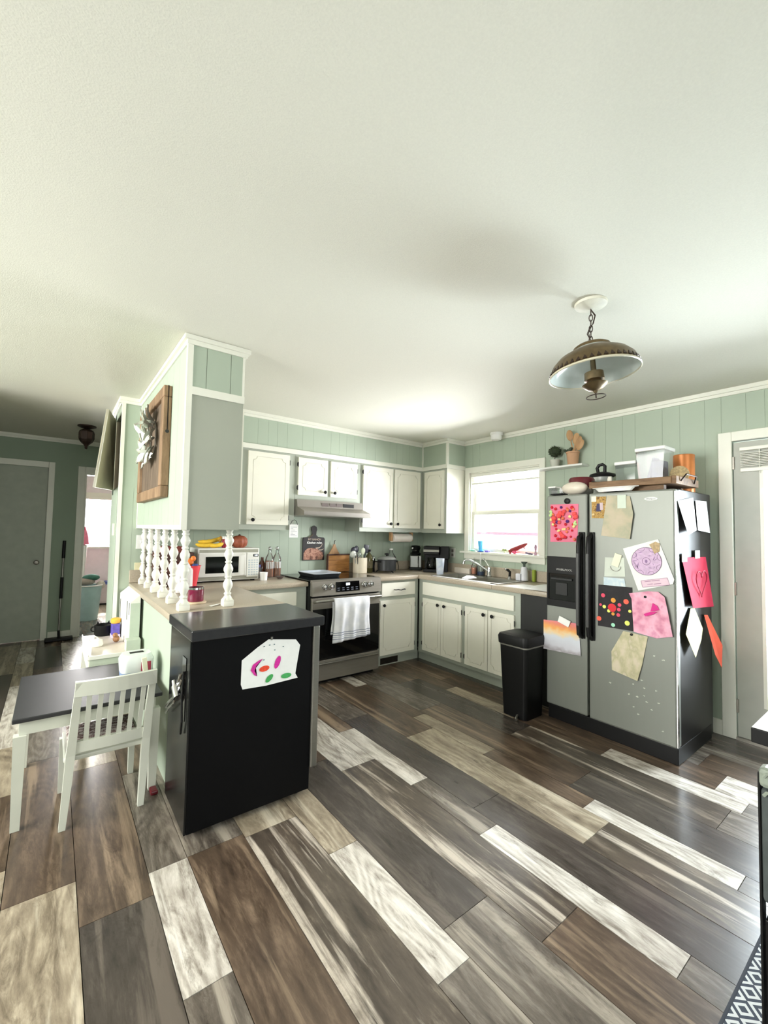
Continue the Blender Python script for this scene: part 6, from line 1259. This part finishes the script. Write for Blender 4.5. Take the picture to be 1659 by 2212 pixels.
build('base', rr_loft([(-3.45, -3.30, -1.30, -1.17, .503), (-3.455, -3.295, -1.305, -1.165, .555)], .03), mat('blue_grey_tub', (128, 150, 186), .4), tb, True)
build('body', rr_loft([(-3.455, -3.295, -1.305, -1.165, .5555), (-3.46, -3.29, -1.31, -1.16, .62), (-3.445, -3.305, -1.295, -1.175, .65)], .035), mat('tub_white', (222, 228, 226), .4), tb, True)
build('lid_slot', MB().box(-3.41, -3.34, -1.25, -1.22, .6502, .653, .001), BLKM, tb); build('label', MB().box(-3.36, -3.31, -1.3125, -1.3098, .56, .61), mat('red_label', (170, 60, 84), .6), tb)
tag(build('toy_brush', MB().box(-3.345, -3.318, -1.335, -1.322, .503, .64, .004, T=Matrix.Translation((-3.33, -1.33, .503)) @ Matrix.Rotation(R(-8), 4, 'Y') @ Matrix.Translation((3.33, 1.33, -.503))), mat('cream_brush', (226, 222, 200), .5)), 'cream brush handle leaning on the white tub', 'brush')
tag(build('floor_toy', MB().box(-3.335, -3.30, -1.60, -1.54, .001, .022, .006), DARKRED), 'dark red scrap lying on floor by the table leg', 'toy')
pd = thing('play_desk', 'white play desk with tall back against the peninsula', 'play desk', (-3.42, -.35, 0))
GRT = mat('shaded_white_side', (196, 206, 190), .45)  # darker copy of the toy white, shade of camera-facing sides put in colour
build('desktop', MB().box(-3.57, -3.272, -.70, -.02, .505, .522, .004), mat('desk_beige', (206, 196, 184), .4), pd)
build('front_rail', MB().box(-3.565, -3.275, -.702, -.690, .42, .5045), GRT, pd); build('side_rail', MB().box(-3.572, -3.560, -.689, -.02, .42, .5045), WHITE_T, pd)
build('desk_lip', MB().box(-3.578, -3.5705, -.705, -.02, .50, .535, .002).box(-3.57, -3.275, -.712, -.7025, .505, .53, .002), WHITE_T, pd)
for (x, y) in ((-3.556, -.675), (-3.29, -.675), (-3.556, -.04), (-3.29, -.04)): build('leg', MB().frustum((x-.03 if x < -3.4 else x-.014, x+.014, y-.014, y+.014), (x-.016, x+.016, y-.016, y+.016), .001, .4195), WHITE_T, pd)
hu = build('hutch', MB().box(-3.335, -3.272, -.60, -.02, .5225, .84).add([(-3.335, -.60, .84), (-3.272, -.60, .84), (-3.272, -.60, .895), (-3.335, -.02, .84), (-3.272, -.02, .84), (-3.272, -.02, .895)], [(0,1,2),(3,5,4),(0,2,5,3),(1,4,5,2),(0,3,4,1)]), WHITE_T, pd)
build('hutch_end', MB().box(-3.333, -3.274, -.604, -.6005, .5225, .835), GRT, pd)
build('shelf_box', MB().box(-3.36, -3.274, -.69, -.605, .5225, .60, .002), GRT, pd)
for (y, z0_, z1_) in ((-.08, .56, .80), (-.46, .70, .86), (-.56, .75, .88)): build('slot', MB().box(-3.338, -3.3345, y-.006, y+.006, z0_, min(z1_, .835)), mat('slot_dark', (96, 100, 92), .8), pd)
tag(build('toy_cat_pot', MB().lathe([(.055, .001), (.062, .01), (.064, .08), (.056, .085), (.05, .02)], (-3.44, -.06, .5225), 20).add([(-3.49, -.06, .605), (-3.465, -.06, .605), (-3.482, -.06, .635), (-3.40, -.06, .605), (-3.425, -.06, .605), (-3.405, -.06, .635)], [(0,1,2),(3,5,4)]).torus((-3.505, -.06, .575), .018, .005, axis='y'), BLKM, None, True), 'black round toy pot with handle on the play desk', 'toy pot')
b = thing('toy_juice_carton', 'yellow-topped purple toy carton on the play desk', 'toy', (-3.375, -.16, .5225))
build('carton', MB().box(-3.40, -3.345, -.20, -.12, .5235, .625, .006), mat('purple_print', (92, 80, 168), .5, var=.3, scale=40), b); build('cap', MB().lathe([(.030, .104), (.034, .112), (.034, .135), (.026, .142), (.003, .144)], (-3.372, -.16, .5225), 18), mat('yellow_cap', (228, 176, 64), .45), b, True)
build('base_print', MB().box(-3.402, -3.343, -.202, -.118, .5235, .545), mat('lilac_print', (206, 196, 226), .5), b)
tag(build('toy_animal', MB().sph((-3.385, -.36, .5485), (.022, .03, .025)).sph((-3.395, -.385, .582), .017).cyl((-3.39, -.345, .545), (-3.38, -.31, .575), .005, 6), mat('tabby_brown', (150, 108, 74), .7, var=.4, scale=60), None, True), 'small brown toy animal beside the purple carton', 'toy')
tag(build('toy_kettle', MB().lathe([(.03, .001), (.036, .01), (.03, .045), (.012, .055), (.002, .06)], (-3.505, -.42, .5225), 16).tube([(-3.535, -.42, .55), (-3.555, -.42, .575), (-3.53, -.42, .60), (-3.505, -.42, .585)], .005, 6), WHITE_T, None, True), 'white toy kettle at the play desk front edge', 'toy')

# ================================================================== HALL AND BEDROOM THINGS
mp2 = thing('floor_mop', 'grey flat floor mop leaning on the hall wall', 'mop', (-3.68, 2.38, 0))
build('head', MB().box(-3.815, -3.545, 2.325, 2.43, .003, .035, .006), BLKM, mp2); build('joint', MB().cyl((-3.68, 2.375, .034), (-3.685, 2.385, .12), .014, 10), BLKM, mp2)
P0, P1 = Vector((-3.685, 2.385, .12)), Vector((-3.672, 2.465, 1.19))
def lp(t_): return P0+(P1-P0)*t_
build('pole', MB().cyl(lp(0), lp(.80), .011, 10), STEEL, mp2, True); build('grip', MB().cyl(lp(.35), lp(.585), .017, 10), BLKM, mp2, True); build('grip', MB().cyl(lp(.80), lp(1), .017, 10), BLKM, mp2, True)
hm = thing('laundry_hamper', 'pale teal laundry hamper overflowing in the bedroom doorway', 'hamper', (-3.33, 3.6, 0))
build('bin', MB().lathe([(.135, .002), (.175, .50), (.182, .505), (.17, .505), (.13, .02)], (-3.345, 3.60, 0), 28), mat('teal_plastic', (166, 192, 192), .5, var=.06), hm, True); build('rim', MB().torus((-3.345, 3.60, .505), .178, .010, n=28), WHITE, hm, True)
for (x, y, z, r3, c, lb) in ((-3.38, 3.60, .555, (.12, .11, .055), (150, 140, 130), 'taupe crumpled shirt on top of the hamper'), (-3.31, 3.63, .61, (.11, .10, .05), (66, 112, 98), 'dark green crumpled towel topping the hamper'), (-3.19, 3.60, .50, (.06, .05, .06), (196, 186, 176), 'pale sleeve spilling over the hamper rim')):
    tag(build('clothing', MB().sph((x, y, z), r3, 16, 10), mat('cloth_%d' % c[0], c, .95, var=.25, scale=14, bump=.6, bscale=20), None, True), lb, 'clothes', 'clothes in the hamper')
st2 = thing('toy_stand', 'white play stand with pink cloth in the bedroom', 'stand', (-3.42, 4.6, 0))
build('post', MB().lathe([(.07, .001), (.07, .03), (.03, .06), (.035, .5), (.05, .75), (.06, 1.05), (.02, 1.07)], (-3.385, 4.62, 0), 16), WHITE, st2, True); build('cloth', MB().lathe([(.10, 1.07), (.085, 1.2), (.06, 1.3), (.02, 1.34)], (-3.40, 4.62, 0), 16), mat('pink_cloth', (232, 130, 156), .9, var=.2, scale=10), st2, True)
build('bow', MB().lathe([(.07, 1.28), (.05, 1.36), (.01, 1.38)], (-3.41, 4.62, 0), 12), mat('hot_pink', (226, 40, 96), .7), st2, True)
tag(build('blue_shoe_box', MB().box(-3.02, -2.80, 4.9, 5.15, .352, .40, .01), mat('blue_print', (82, 96, 160), .6, var=.3, scale=20)), 'blue item lying on the white bedroom chest', 'box')
ch_ = thing('bedroom_chest', 'low pale chest under the bedroom window', 'chest', (-2.95, 5.1, 0)); build('body', MB().box(-3.25, -2.6, 4.88, 5.26, .03, .35, .006), mat('chest_mauve', (206, 190, 194), .5), ch_); build('plinth', MB().box(-3.23, -2.62, 4.9, 5.25, .001, .03), BLKM, ch_); build('drawer', MB().box(-3.23, -2.62, 4.872, 4.88, .06, .33, .002), mat('chest_front', (212, 198, 200), .5), ch_)

# ================================================================== NEAR RIGHT: DINING TABLE, CHAIR, RUG
rug, nt, p = newmat('diamond_rug'); tc = N(nt, 'ShaderNodeTexCoord'); sp2 = N(nt, 'ShaderNodeSeparateXYZ'); nt.links.new(tc.outputs['Object'], sp2.inputs[0])
def mth(op, a, b=None):
    n_ = N(nt, 'ShaderNodeMath', operation=op)
    for i_, q in enumerate((a, b)):
        if q is None: continue
        if isinstance(q, (int, float)): n_.inputs[i_].default_value = q
        else: nt.links.new(q, n_.inputs[i_])
    return n_.outputs[0]
ax = mth('ABSOLUTE', mth('SUBTRACT', mth('FRACT', mth('MULTIPLY', sp2.outputs[0], 1/.075)), .5)); ay = mth('ABSOLUTE', mth('SUBTRACT', mth('FRACT', mth('MULTIPLY', sp2.outputs[1], 1/.075)), .5))
dsum = mth('ADD', ax, ay); fr_ = mth('FRACT', mth('MULTIPLY', dsum, 2.999)); gt = mth('GREATER_THAN', fr_, .52)
mxr = N(nt, 'ShaderNodeMix', data_type='RGBA'); mxr.inputs['A'].default_value = srgb(62, 68, 80); mxr.inputs['B'].default_value = srgb(206, 208, 208); nt.links.new(gt, mxr.inputs['Factor']); nt.links.new(mxr.outputs['Result'], p.inputs['Base Color']); p.inputs['Roughness'].default_value = .95
rg = tag(build('area_rug', MB().box(-3.2, -.25, -5.4, -3.682, .0015, .009, .003), rug), 'charcoal rug with white nested diamonds under dining table', 'rug')
build('border', MB().box(-3.2, -.25, -3.690, -3.680, .0016, .0102, .003), mat('rug_binding', (58, 62, 70), .95), rg)
dt = thing('dining_table', 'dining table with bright white top and black edge', 'table', (-1.1, -4.3, .01))
build('tabletop', MB().box(-1.916, -.30, -4.60, -3.693, .70, .748, .003), BLKM, dt); build('top_surface', MB().box(-1.914, -.302, -4.598, -3.695, .7485, .751, .001), mat('white_tabletop', (236, 236, 235), .15), dt)  # top sheet coloured white for the daylight it reflects
for (x, y) in ((-1.70, -3.84), (-.48, -3.84), (-1.70, -4.45), (-.48, -4.45)): build('leg', MB().box(x-.035, x+.035, y-.035, y+.035, .0095, .6995, .004), BLKM, dt)
dc = thing('dining_chair', 'dark grey dining chair with scrolled top rail at table end', 'chair', (-2.25, -4.03, .01))
UPH = mat('charcoal_upholstery', (70, 76, 76), .75, var=.15, scale=30, bump=.3, bscale=200); SCR = mat('weathered_rail', (140, 148, 136), .5, var=.2, scale=30)
build('back', MB().box(-2.36, -2.315, -4.255, -3.806, .48, .755, .010), UPH, dc); rl = build('top_rail', MB().box(-2.362, -2.313, -4.262, -3.802, .7555, .805, .012), SCR, dc)
m = MB()
for s_ in (-3.83, -4.23):
    for kz in (.74, .785): m.tube([(-2.364, s_+(.016-.0022*k_)*math.cos(k_*.75), kz+(.016-.0022*k_)*math.sin(k_*.75)) for k_ in range(7)], .004, 6)
build('scroll', m, SCR, rl)
build('seat', MB().box(-2.36, -1.96, -4.25, -3.815, .44, .495, .015), UPH, dc)
for (x, y) in ((-2.335, -3.83), (-2.335, -4.23), (-1.985, -3.84), (-1.985, -4.225)): build('leg', MB().box(x-.02, x+.02, y-.02, y+.02, .0098, .4395, .004), BLKM, dc)
for y_ in (-3.803, -4.258): build('back_post', MB().box(-2.355, -2.32, y_-.0028, y_+.0028, .0098, .79, .002), BLKM, dc)
